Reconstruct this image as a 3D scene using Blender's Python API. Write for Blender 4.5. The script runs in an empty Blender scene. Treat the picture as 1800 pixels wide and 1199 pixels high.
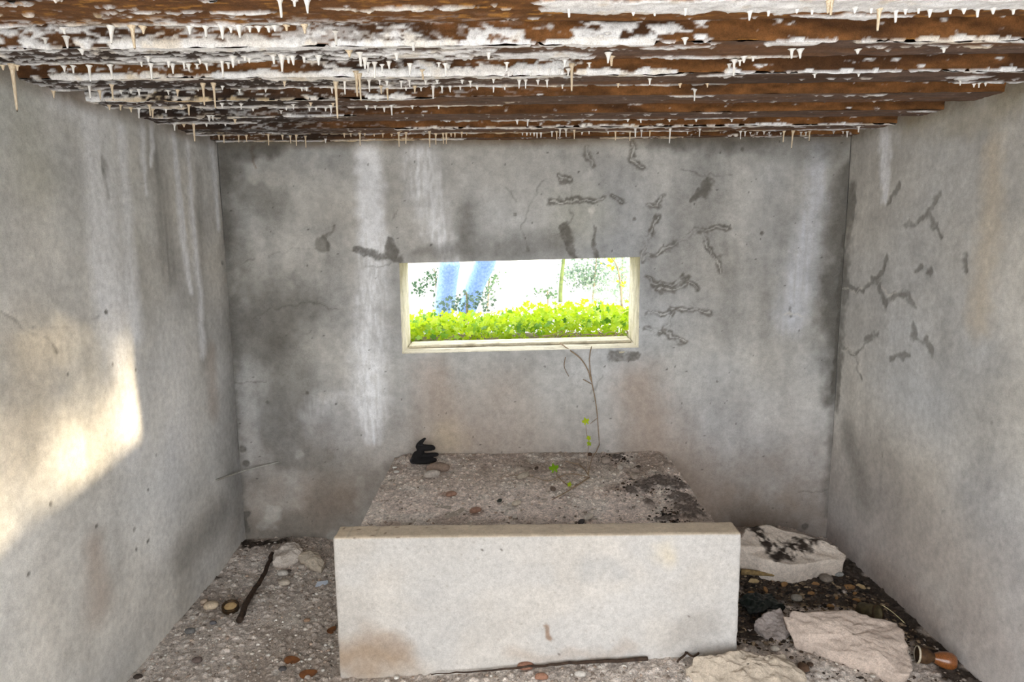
import bpy, bmesh, math, random
import numpy as np
from mathutils import Vector, Matrix

# ------------------------------------------------------------------ camera, world, sun, exposure
SC = bpy.context.scene
COL = SC.collection
CAM_H = 1.6905
F_PX, PITCH, YAW, ROLL = 1225.2, 0.14952, 0.00358, -0.00961
def cam_basis():
    f = np.array([math.sin(YAW)*math.cos(PITCH), math.cos(YAW)*math.cos(PITCH), -math.sin(PITCH)])
    rt = np.array([math.cos(YAW), -math.sin(YAW), 0.0]); up = np.cross(rt, f)
    return rt*math.cos(ROLL)+up*math.sin(ROLL), -rt*math.sin(ROLL)+up*math.cos(ROLL), f
CA, CB, CC = cam_basis()
cd = bpy.data.cameras.new('camera'); cam = bpy.data.objects.new('camera', cd); COL.objects.link(cam)
cd.sensor_width = 36.0; cd.sensor_fit = 'HORIZONTAL'; cd.lens = 36.0*F_PX/1800.0; cd.clip_start = 0.02
cam.matrix_world = Matrix(((CA[0], CB[0], -CC[0], 0), (CA[1], CB[1], -CC[1], 0), (CA[2], CB[2], -CC[2], CAM_H), (0, 0, 0, 1)))
SC.camera = cam
SC.view_settings.view_transform = 'Standard'; SC.view_settings.look = 'None'
SC.view_settings.gamma = 1.0; SC.view_settings.use_curve_mapping = False
SC.view_settings.exposure = 0.0
SC.cycles.use_denoising = True
SC.cycles.max_bounces = 10; SC.cycles.diffuse_bounces = 6

w = bpy.data.worlds.new('overcast_sky'); SC.world = w; w.use_nodes = True
bg = w.node_tree.nodes['Background']; bg.inputs[0].default_value = (0.93, 0.965, 1.0, 1); bg.inputs[1].default_value = 6.6

SUN_AZ, SUN_EL = math.radians(47.6), math.radians(10)
sd = bpy.data.lights.new('sun', 'SUN'); sun = bpy.data.objects.new('sun', sd); COL.objects.link(sun)
sd.energy = 10.0; sd.color = (1.0, 0.80, 0.52); sd.angle = math.radians(0.7)
S = Vector((math.sin(SUN_AZ)*math.cos(SUN_EL), -math.cos(SUN_AZ)*math.cos(SUN_EL), math.sin(SUN_EL)))
sun.rotation_euler = S.to_track_quat('Z', 'Y').to_euler(); sun.location = (6, -8, 4)

XL, XR, YB, YF, ZC = -1.490, 1.770, 3.70, -0.25, 2.182     # room: left, right, back, open entrance, ceiling flange
def portal(name, loc, sx, sz, face):
    d = bpy.data.lights.new(name, 'AREA'); o = bpy.data.objects.new(name, d); COL.objects.link(o)
    d.shape = 'RECTANGLE'; d.size = sx; d.size_y = sz; d.cycles.is_portal = True
    o.location = loc; o.rotation_euler = Vector((0, -face, 0)).to_track_quat('Z', 'Y').to_euler()
    return o
portal('entrance_portal', ((XL+XR)/2, YF-0.02, 1.15), XR-XL, 2.3, 1)
portal('embrasure_portal', (0.06, YB+0.33, 1.32), 1.28, 0.5, -1)

# ------------------------------------------------------------------ helpers
rng = np.random.default_rng(7); random.seed(7)
def ray(px, py): return CA*(px-900)/F_PX + CB*(599.5-py)/F_PX + CC
def at(px, py, ax, val):                      # the point of a world plane seen at a photo position
    d = ray(px, py); v = val - (CAM_H if ax == 2 else 0)
    return d*(v/d[ax]) + np.array([0, 0, CAM_H])
def onB(p): q = at(p[0], p[1], 1, YB); return (q[0], q[2])
def onL(p): q = at(p[0], p[1], 0, XL); return (q[1], q[2])
def onR(p): q = at(p[0], p[1], 0, XR); return (q[1], q[2])
def onZ(px, py, z): return at(px, py, 2, z)
def lin(r, g, b):
    f = lambda c: (c/255/12.92) if c/255 <= 0.04045 else ((c/255+0.055)/1.055)**2.4
    return np.array([f(r), f(g), f(b)])
def sst(a, b, x): t = np.clip((x-a)/(b-a), 0, 1); return t*t*(3-2*t)
def _h(i, j, s):
    n = (i.astype(np.int64)*374761393 + j.astype(np.int64)*668265263 + s*1274126177) & 0x7fffffff
    n = ((n ^ (n >> 13))*1274126177) & 0x7fffffff
    return ((n ^ (n >> 16)) & 0xffff)/65535.0
def vn(x, y, s=0):
    i = np.floor(x); j = np.floor(y); fx = x-i; fy = y-j; fx = fx*fx*(3-2*fx); fy = fy*fy*(3-2*fy)
    a = _h(i, j, s); b = _h(i+1, j, s); c = _h(i, j+1, s); d = _h(i+1, j+1, s)
    return (a*(1-fx)+b*fx)*(1-fy) + (c*(1-fx)+d*fx)*fy
def fbm(x, y, s=0, o=4):
    t = 0; a = 0.5; n = 0
    for k in range(o): t = t + a*vn(x, y, s+k*17); n += a; x = x*2.03+3.1; y = y*2.03+1.7; a *= 0.5
    return t/n                                 # 0..1
def cells(x, y, s=0, jit=0.9):                 # distance to nearest jittered cell point + its id value
    i = np.floor(x); j = np.floor(y); best = np.full(x.shape, 9.0); idv = np.zeros(x.shape)
    for di in (-1, 0, 1):
        for dj in (-1, 0, 1):
            a = i+di; b = j+dj
            cx = a+0.5+(_h(a, b, s)-0.5)*jit; cy = b+0.5+(_h(a, b, s+5)-0.5)*jit
            d = np.hypot(x-cx, y-cy); m = d < best; best = np.where(m, d, best); idv = np.where(m, _h(a, b, s+9), idv)
    return best, idv
def stroke(M, U, V, pts, wd, amt=1.0, soft=1.0):   # soft-edged mark along a polyline, metres
    pts = [tuple(p) for p in pts]
    if len(pts) == 1: pts = pts*2
    ws = wd if hasattr(wd, '__len__') else [wd]*len(pts)
    for k in range(len(pts)-1):
        (x0, y0), (x1, y1) = pts[k], pts[k+1]; w0, w1 = ws[k], ws[k+1]; wm = max(w0, w1)
        sel = (U > min(x0, x1)-wm) & (U < max(x0, x1)+wm) & (V > min(y0, y1)-wm) & (V < max(y0, y1)+wm)
        if not sel.any(): continue
        u = U[sel]; v = V[sel]; dx = x1-x0; dy = y1-y0; L = dx*dx+dy*dy+1e-12
        t = np.clip(((u-x0)*dx+(v-y0)*dy)/L, 0, 1); d = np.hypot(u-x0-t*dx, v-y0-t*dy)/(w0+(w1-w0)*t)
        M[sel] = np.maximum(M[sel], amt*(1-sst(1-soft, 1, d)))
    return M
def mixc(C, col, m): return C*(1-m[..., None]) + np.asarray(col)*m[..., None]

def raw_mesh(name, V, Fq, cols=None, smooth=True):
    me = bpy.data.meshes.new(name); V = np.asarray(V, np.float32).reshape(-1, 3)
    if isinstance(Fq, np.ndarray):
        n, k = Fq.shape; me.vertices.add(len(V)); me.vertices.foreach_set('co', V.ravel())
        me.loops.add(n*k); me.loops.foreach_set('vertex_index', Fq.astype(np.int32).ravel())
        me.polygons.add(n); me.polygons.foreach_set('loop_start', np.arange(0, n*k, k, dtype=np.int32))
        me.update(calc_edges=True)
    else:
        me.from_pydata([tuple(map(float, v)) for v in V], [], [tuple(int(i) for i in f) for f in Fq]); me.update()
    if smooth: me.polygons.foreach_set('use_smooth', np.ones(len(me.polygons), bool))
    if cols is not None:
        a = me.attributes.new('tone', 'FLOAT_COLOR', 'POINT')
        c = np.ones((len(V), 4), np.float32); c[:, :3] = np.clip(np.asarray(cols).reshape(-1, 3), 0, 1); a.data.foreach_set('color', c.ravel())
    me.validate(); return me
def link(name, me, mat=None, parent=None, loc=None, rot=None, scale=None):
    o = bpy.data.objects.new(name, me); COL.objects.link(o)
    if mat is not None and me is not None and hasattr(me, 'materials') and not len(me.materials): me.materials.append(mat)
    if parent: o.parent = parent
    if loc is not None: o.location = loc
    if rot is not None: o.rotation_euler = rot
    if scale is not None: o.scale = scale
    return o
def tag(o, label=None, cat=None, group=None, kind=None):
    if label: o['label'] = label
    if cat: o['category'] = cat
    if group: o['group'] = group
    if kind: o['kind'] = kind
    return o
def gridfaces(nu, nv, keep=None, flip=False, off=0):
    i = np.arange(nu*nv).reshape(nu, nv)
    f = np.stack([i[:-1, :-1], i[1:, :-1], i[1:, 1:], i[:-1, 1:]], -1).reshape(-1, 4)
    if keep is not None: f = f[keep.reshape(-1)]
    return (f[:, ::-1] if flip else f) + off
BOXF = np.array([[0, 1, 3, 2], [4, 6, 7, 5], [0, 4, 5, 1], [2, 3, 7, 6], [0, 2, 6, 4], [1, 5, 7, 3]])
def boxv(x0, x1, y0, y1, z0, z1): return np.array([[x, y, z] for x in (x0, x1) for y in (y0, y1) for z in (z0, z1)], float)
class MB:                                     # collects quads/grids into one mesh
    def __init__(s): s.v = []; s.f = []; s.c = []; s.n = 0
    def add(s, V, F, C=None):
        V = np.asarray(V, float).reshape(-1, 3); s.v.append(V); s.f.append(np.asarray(F)+s.n); s.n += len(V)
        C = np.array([.4, .39, .37]) if C is None else np.asarray(C, float)
        s.c.append(np.broadcast_to(C.reshape(-1, 3), V.shape) if C.size == 3 else C.reshape(-1, 3))
    def mesh(s, name, smooth=True): return raw_mesh(name, np.concatenate(s.v), np.concatenate(s.f), np.concatenate(s.c), smooth)

# ---- materials
def nodes(name):
    m = bpy.data.materials.new(name); m.use_nodes = True; nt = m.node_tree
    return m, nt, nt.nodes['Principled BSDF'], (lambda t, **k: _n(nt, t, k))
def _n(nt, t, k):
    n = nt.nodes.new(t)
    for a, v in k.items():
        if a.startswith('i_'):
            key = a[2:]; n.inputs[int(key) if key.isdigit() else key].default_value = v
        else: setattr(n, a, v)
    return n
def surf_mat(name, rough=0.9, fine=220.0, mid=35.0, amp=0.28, bump=0.25, bdist=0.004, spec=0.25, fleck=0.0):
    """tone attribute x layered procedural grain, with fine bump"""
    m, nt, b, N = nodes(name); L = nt.links.new
    at_ = N('ShaderNodeAttribute', attribute_name='tone'); tc = N('ShaderNodeTexCoord')
    n1 = N('ShaderNodeTexNoise', i_Scale=fine, i_Detail=3.0, i_Roughness=0.7); n2 = N('ShaderNodeTexNoise', i_Scale=mid, i_Detail=6.0, i_Roughness=0.65)
    L(tc.outputs['Object'], n1.inputs['Vector']); L(tc.outputs['Object'], n2.inputs['Vector'])
    ad = N('ShaderNodeMath', operation='ADD'); L(n1.outputs[0], ad.inputs[0]); L(n2.outputs[0], ad.inputs[1])
    mr = N('ShaderNodeMapRange', i_1=0.6, i_2=1.4, i_3=1-amp, i_4=1+amp); L(ad.outputs[0], mr.inputs[0])
    mx = N('ShaderNodeVectorMath', operation='SCALE'); L(at_.outputs['Color'], mx.inputs[0]); L(mr.outputs[0], mx.inputs['Scale'])
    out = mx.outputs[0]
    if fleck:
        v = N('ShaderNodeTexVoronoi', i_Scale=fine*0.7); L(tc.outputs['Object'], v.inputs['Vector'])
        sp = N('ShaderNodeSeparateColor'); L(v.outputs['Color'], sp.inputs[0])
        r2 = N('ShaderNodeMapRange', i_1=0.0, i_2=1.0, i_3=1-fleck, i_4=1+fleck); L(sp.outputs[0], r2.inputs[0])
        m2 = N('ShaderNodeVectorMath', operation='SCALE'); L(out, m2.inputs[0]); L(r2.outputs[0], m2.inputs['Scale']); out = m2.outputs[0]
    L(out, b.inputs['Base Color']); b.inputs['Roughness'].default_value = rough; b.inputs['Specular IOR Level'].default_value = spec
    bp = N('ShaderNodeBump', i_Strength=bump, i_Distance=bdist); L(ad.outputs[0], bp.inputs['Height']); L(bp.outputs[0], b.inputs['Normal'])
    return m
def plain(name, c1, c2=None, scale=40.0, rough=0.8, bump=0.2, metal=0.0, spec=0.3, vary=0.0, bdist=0.003):
    m, nt, b, N = nodes(name); L = nt.links.new; c2 = c1 if c2 is None else c2
    tc = N('ShaderNodeTexCoord'); n = N('ShaderNodeTexNoise', i_Scale=scale, i_Detail=6.0, i_Roughness=0.65); L(tc.outputs['Object'], n.inputs['Vector'])
    cr = N('ShaderNodeValToRGB'); L(n.outputs[0], cr.inputs[0]); e = cr.color_ramp.elements
    e[0].position = 0.35; e[1].position = 0.65; e[0].color = (*c1, 1); e[1].color = (*c2, 1); out = cr.outputs[0]
    if vary:
        oi = N('ShaderNodeObjectInfo'); r = N('ShaderNodeMapRange', i_1=0.0, i_2=1.0, i_3=1-vary, i_4=1+vary); L(oi.outputs['Random'], r.inputs[0])
        s = N('ShaderNodeVectorMath', operation='SCALE'); L(out, s.inputs[0]); L(r.outputs[0], s.inputs['Scale']); out = s.outputs[0]
    L(out, b.inputs['Base Color']); b.inputs['Roughness'].default_value = rough; b.inputs['Metallic'].default_value = metal
    b.inputs['Specular IOR Level'].default_value = spec
    if bump: bp = N('ShaderNodeBump', i_Strength=bump, i_Distance=bdist); L(n.outputs[0], bp.inputs['Height']); L(bp.outputs[0], b.inputs['Normal'])
    return m
def leaf_mat(name, c1, c2, tr=0.45):
    m, nt, b, N = nodes(name); L = nt.links.new
    oi = N('ShaderNodeObjectInfo'); geo = N('ShaderNodeTexCoord'); n = N('ShaderNodeTexNoise', i_Scale=14.0, i_Detail=3.0); L(geo.outputs['Object'], n.inputs['Vector'])
    ad = N('ShaderNodeMath', operation='ADD'); L(oi.outputs['Random'], ad.inputs[0]); L(n.outputs[0], ad.inputs[1])
    mr = N('ShaderNodeMapRange', i_1=0.3, i_2=1.4); L(ad.outputs[0], mr.inputs[0])
    cr = N('ShaderNodeValToRGB'); L(mr.outputs[0], cr.inputs[0]); e = cr.color_ramp.elements; e[0].color = (*c1, 1); e[1].color = (*c2, 1)
    L(cr.outputs[0], b.inputs['Base Color']); b.inputs['Roughness'].default_value = 0.55; b.inputs['Specular IOR Level'].default_value = 0.25
    t = N('ShaderNodeBsdfTranslucent'); L(cr.outputs[0], t.inputs['Color'])
    ms = N('ShaderNodeMixShader', i_0=tr); L(b.outputs[0], ms.inputs[1]); L(t.outputs[0], ms.inputs[2])
    L(ms.outputs[0], nt.nodes['Material Output'].inputs['Surface']); return m

M_WALL = surf_mat('weathered_plaster', amp=0.30, fine=260, bump=0.22, bdist=0.003)
M_SLAB = surf_mat('pale_concrete', amp=0.27, mid=60, bump=0.2, bdist=0.002)
M_FLOOR = surf_mat('rubble_floor', fine=260, mid=55, amp=0.5, bump=0.8, bdist=0.006, fleck=0.28)
M_STEEL = surf_mat('rusted_steel', fine=300, mid=60, amp=0.42, bump=0.6, bdist=0.003, rough=0.85)
M_ROCK = surf_mat('broken_concrete', fine=240, mid=45, amp=0.3, bump=0.6, bdist=0.004, fleck=0.12)

# ------------------------------------------------------------------ walls
GREY = lin(193, 192, 189); DARK = lin(104, 100, 93); WHITE = lin(238, 239, 242); BROWN = lin(164, 144, 128); TAN = lin(206, 188, 158); GREEN = lin(150, 148, 118); PALE = lin(218, 215, 208)
def base_tone(U, V, s, streak=1.0):
    n1 = fbm(U*1.3, V*1.3, s, 4); n2 = fbm(U*5, V*4, s+3, 5); n3 = fbm(U*16, V*1.6, s+6, 4)
    t = 1 + 0.45*(n1-0.5) + 0.50*(n2-0.5) + 0.34*streak*(n3-0.5) + 0.22*(fbm(U*22, V*22, s+8, 3)-.5)
    C = GREY[None, None, :]*t[..., None]
    warm = fbm(U*1.7, V*1.7, s+11, 3); C = C*(1+np.stack([0.10*(warm-0.5), 0*warm, -0.16*(warm-0.5)], -1))
    return C
def axis(a, b, st, extra=()):
    g = np.concatenate([np.linspace(a, b, int(round((b-a)/st))+1), np.array(extra, float)]); g.sort()
    keep = np.ones(len(g), bool)
    for e in extra: keep &= (np.abs(g-e) < 1e-9) | (np.abs(g-e) > st*0.45)
    return g[keep]
def cracklines(C, M, U, V, pts, wd, amt=0.75):
    """damp halo either side of a pale hairline crack"""
    h = np.zeros_like(U); stroke(h, U, V, pts, wd, amt, 0.85); c = np.zeros_like(U); stroke(c, U, V, pts, 0.007, 1.0, 0.9)
    g = sst(0.40, 0.56, fbm(U*9, V*9, 77, 3)+.04); h = h*(0.72+0.45*g)*(0.75+.5*fbm(U*60, V*60, 78, 2)); return np.maximum(M, h*(1-0.8*c)), c*g

WX0, WX1, WZ0, WZ1 = -0.578, 0.694, 1.080, 1.565
def wwarp(X, Z): g = sst(0.5, 1.0, Z)*(1-sst(1.62, 2.0, Z)); return Z + 0.016*(X-0.06)*g
def build_back():
    gx = axis(XL, XR, 0.006, (WX0, WX1)); gz = axis(0.0, 2.30, 0.006, (WZ0, WZ1))
    X, Z0 = np.meshgrid(gx, gz, indexing='ij'); Z = wwarp(X, Z0)
    wu = (fbm(X*22, Z*22, 50, 4)-0.5)*0.05; wv = (fbm(X*22, Z*22, 60, 4)-0.5)*0.05
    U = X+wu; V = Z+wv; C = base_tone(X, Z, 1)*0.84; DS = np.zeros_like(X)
    brk = fbm(X*40, Z*40, 31, 3); brk2 = fbm(X*9, Z*9, 33, 4)
    px = 3.02e-3                                 # one photo pixel on this wall
    def st(pts, wd, amt, soft=1.0, m=None, warp=True):
        m = np.zeros_like(X) if m is None else m
        return stroke(m, U if warp else X, V if warp else Z, [onB(p) for p in pts], (np.array(wd)*px if hasattr(wd, '__len__') else wd*px), amt, soft)
    # broad tones: darker left part, browner foot of the wall, pale centre top
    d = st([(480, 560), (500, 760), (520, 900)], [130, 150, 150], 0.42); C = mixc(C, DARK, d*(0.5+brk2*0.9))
    d = st([(1240, 920), (1330, 890), (1440, 900)], [150, 150, 110], 0.62); C = mixc(C, lin(112, 104, 96), d*(0.5+.7*brk2)); C = mixc(C, BROWN*.92, sst(1.1, .2, Z)*(.22+.3*brk2))  # shade near the slab's right end painted in, plus brown foot tint
    d = st([(600, 870), (560, 890)], [60, 60], 0.5); C = mixc(C, BROWN, d)
    d = st([(760, 660), (790, 770)], [60, 110], 0.55); C = mixc(C, BROWN, d)
    d = st([(880, 700), (900, 790)], [90, 120], 0.35); C = mixc(C, BROWN, d)
    d = st([(1120, 680), (1150, 780), (1230, 880)], [80, 110, 90], 0.6); C = mixc(C, BROWN, d)
    d = st([(785, 775)], 60, 0.4); C = mixc(C, TAN, d)
    d = st([(910, 330), (960, 360)], [120, 120], 0.35); C = mixc(C, PALE, d)
    d = st([(500, 330), (520, 420)], [90, 70], 0.35); C = mixc(C, PALE, d)
    d = st([(1020, 380)], 90, 0.3); C = mixc(C, GREEN, d)
    # white lime runs
    runs = fbm(X*60, Z*3.5, 71, 3); grains = 0.35+0.65*sst(0.30, 0.64, fbm(X*80, Z*16, 72, 4))
    d = st([(647, 240), (650, 320), (655, 400), (655, 470), (650, 600), (648, 700), (655, 770)], [34, 34, 36, 40, 52, 52, 26], 1.0)
    d = d*(0.35+0.75*np.where(Z > 1.72, 1.0, grains)); C = mixc(C, WHITE, np.clip(d*(0.75+0.6*runs)*np.where(Z > 1.6, 1.25, .85), 0, 0.95))
    d = st([(735, 260), (750, 340), (765, 400), (790, 450)], [46, 50, 46, 30], 0.85)*(0.35+0.75*grains); C = mixc(C, WHITE, np.clip(d*(0.4+0.8*runs), 0, 0.8))
    d = st([(1442, 250), (1435, 340), (1410, 470), (1390, 560)], [30, 34, 50, 50], 0.75)*(0.4+0.8*runs); C = mixc(C, lin(205, 208, 216), np.clip(d, 0, 0.7))
    d = st([(560, 700), (540, 730), (600, 690)], [26, 30, 20], 0.5)*grains; C = mixc(C, WHITE, d*0.6)
    # dark damp
    D = np.zeros_like(X)
    st([(392, 250), (394, 380), (398, 500), (404, 620), (412, 760), (424, 940)], [52, 46, 40, 30, 26, 30], 0.9, 1.0, DS)
    st([(400, 268), (440, 264), (490, 262)], [34, 32, 22], 0.9, 0.9, DS)
    st([(567, 430)], 15, 0.95, 0.4, D); st([(567, 430), (578, 415), (588, 395)], [10, 5, 4], 0.6, 0.8, D)
    st([(470, 452), (505, 440), (556, 432)], [4, 4, 6], 0.45, 0.9, D)
    st([(625, 440), (660, 450), (705, 456)], [9, 8, 14], 0.75, 0.7, D); st([(688, 446), (684, 425)], [20, 10], 0.85, 0.6, D)
    st([(818, 365), (820, 430)], [24, 40], 0.6, 1.0, DS); st([(730, 446), (830, 438), (920, 430), (985, 425)], [16, 34, 40, 40], 0.6, 1.0, DS)
    st([(990, 395), (1003, 425), (1008, 448)], [8, 14, 10], 0.7, 0.6, D); st([(1048, 400), (1046, 452)], [4, 9], 0.7, 0.7, D)
    st([(1245, 322), (1238, 336), (1216, 354)], [16, 16, 7], 0.85, 0.9, D)
    st([(1230, 330)], 5, 0.9, 0.5, D)
    st([(1500, 300), (1490, 380), (1482, 470), (1476, 560), (1472, 640), (1466, 700)], [40, 66, 74, 64, 44, 36], 1.15, 0.9, DS); st([(1488, 420), (1480, 500), (1474, 600), (1468, 690)], [12, 12, 10, 12], 1.0, 0.8, D)
    st([(1466, 692), (1463, 790), (1458, 900)], [18, 18, 24], 0.8, 1.0, DS)
    st([(1150, 250), (1330, 252), (1500, 258)], [24, 44, 48], 0.8, 1.0, DS)
    st([(420, 560), (480, 520), (540, 540), (470, 600)], [50, 60, 60, 70], 0.55, 1.0, DS)
    st([(1390, 540), (1391, 556)], 6, 0.6, 0.9, D)
    for p in ((470, 708), (432, 815), (426, 790), (434, 932), (431, 905), (1415, 926), (1305, 262), (905, 377), (1115, 385), (1340, 410), (540, 690)):
        st([p], 5 + 4*(p[1] > 780), 0.8, 0.5, D, False)
    st([(432, 905), (431, 925)], 7, 0.9, 0.4, D); st([(1075, 628), (1118, 624)], [12, 11], 0.7, 0.4, D)
    # cracks with damp halos
    lines = [[(1130, 455), (1155, 445), (1190, 428), (1220, 402), (1232, 408), (1262, 396), (1278, 402)], [(1236, 410), (1246, 435), (1266, 462), (1268, 480)],
             [(1130, 452), (1133, 420), (1150, 400), (1156, 382)], [(1140, 362), (1155, 362), (1166, 345)],
             [(1140, 488), (1150, 498), (1175, 502), (1200, 494), (1212, 490)], [(1155, 508), (1185, 511), (1205, 500)], [(1200, 490), (1225, 505)],
             [(1136, 548), (1170, 553), (1182, 543), (1215, 545), (1246, 548)], [(1178, 552), (1180, 570), (1165, 578), (1160, 584), (1138, 578)], [(1165, 582), (1185, 594), (1205, 602)],
             [(1034, 258), (1030, 275), (1042, 288)], [(965, 357), (1000, 352), (1060, 350)], [(1078, 345), (1092, 355)], [(985, 312), (1000, 316)], [(1112, 255), (1110, 285), (1130, 295)]]
    P = np.zeros_like(X)
    for l in lines:
        D, c = cracklines(C, D, U, V, [onB(p) for p in l], 0.030); P = np.maximum(P, 0.3*c)
    for l in ([(1034, 290), (1037, 340), (1039, 385)], [(1455, 393), (1478, 391)], [(1452, 517), (1478, 515)], [(1380, 552), (1420, 556), (1465, 561)], [(1466, 600), (1470, 560), (1473, 520)], [(970, 354), (1050, 349)]):
        st(l, 2.2, 0.75, 0.8, P)
    H = np.zeros_like(X)                          # hairlines
    for l in ([(440, 560), (490, 540), (540, 530), (590, 545)], [(390, 470), (420, 468), (450, 452)], [(960, 310), (940, 350), (915, 400), (925, 440)], [(1000, 330), (1005, 380), (985, 410)],
              [(500, 590), (520, 580), (545, 585)], [(880, 310), (905, 350)], [(700, 370), (692, 385)], [(1200, 300), (1240, 308), (1290, 305)], [(1060, 660), (1040, 690)], [(405, 670), (470, 672)], [(1400, 866), (1455, 862)], [(640, 470), (700, 462)]):
        st(l, 2.4, 0.55, 0.9, H)
    fine = fbm(X*110, Z*110, 35, 3); D = np.clip(sst(0.12, 0.95, D*(0.72+0.7*brk2) + (brk-0.5)*0.75*sst(0.02, 0.25, D) + (fine-.5)*.4*sst(0.02, .25, D)), 0, 1)*0.82
    C = mixc(C, DARK*0.85, D); C = mixc(C, PALE, P*sst(.35, .6, fbm(X*15, Z*15, 36, 2))*.8); C = mixc(C, DARK*0.7, H*sst(.3, .6, brk2+.1)*.8)
    d = st([(448, 258), (449, 300)], [6, 3], 0.6); C = mixc(C, lin(120, 88, 50), d)
    top = sst(2.12, 2.19, Z)*(0.4+0.9*brk2); C = mixc(C, lin(110, 92, 66), np.clip(top, 0, 0.8))
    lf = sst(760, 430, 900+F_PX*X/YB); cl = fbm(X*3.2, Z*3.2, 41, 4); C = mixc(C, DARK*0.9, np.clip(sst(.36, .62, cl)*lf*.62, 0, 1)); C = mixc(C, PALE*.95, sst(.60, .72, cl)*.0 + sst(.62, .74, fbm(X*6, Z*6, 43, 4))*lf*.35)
    C = mixc(C, DARK*0.72, np.clip(DS*(0.45+0.75*brk2), 0, .85))
    # sparse grit
    dd, iv = cells(X*14, Z*14, 91); spk = (dd < 0.03+0.04*(iv-.8)*5)*(iv > 0.88); C = mixc(C, DARK*0.5, spk*0.7)
    Y = YB + (fbm(X*2, Z*2, 14, 3)-0.5)*0.012 + (fbm(X*14, Z*14, 15, 3)-0.5)*0.004 + 0.004*D
    edge = np.minimum.reduce([np.abs(X-WX0), np.abs(X-WX1)])
    hole = (X > WX0-1e-6) & (X < WX1+1e-6) & (Z0 > WZ0-1e-6) & (Z0 < WZ1+1e-6)
    cx = 0.5*(gx[1:]+gx[:-1]); cz = 0.5*(gz[1:]+gz[:-1])
    keep = ~((cx[:, None] > WX0) & (cx[:, None] < WX1) & (cz[None, :] > WZ0) & (cz[None, :] < WZ1))
    near = sst(0.05, 0.0, np.maximum.reduce([WX0-X, X-WX1, WZ0-Z0, Z0-WZ1, 0*X])); Y = Y*(1-near)+YB*near
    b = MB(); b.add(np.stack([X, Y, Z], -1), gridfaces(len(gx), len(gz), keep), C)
    T = 0.32; e = 0.02; y0 = YB+0.012
    for bx in ((XL-0.35, WX0-e, y0, YB+T, 0, 2.30), (WX1+e, XR+0.35, y0, YB+T, 0, 2.30), (WX0-e, WX1+e, y0, YB+T, 0, WZ0-e-0.012), (WX0-e, WX1+e, y0, YB+T, WZ1+e+0.012, 2.30)):
        b.add(boxv(*bx), BOXF)
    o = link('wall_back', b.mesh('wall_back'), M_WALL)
    return tag(o, 'stained grey concrete back wall with lime streaks and an embrasure', 'wall', kind='structure')
build_back()

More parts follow.
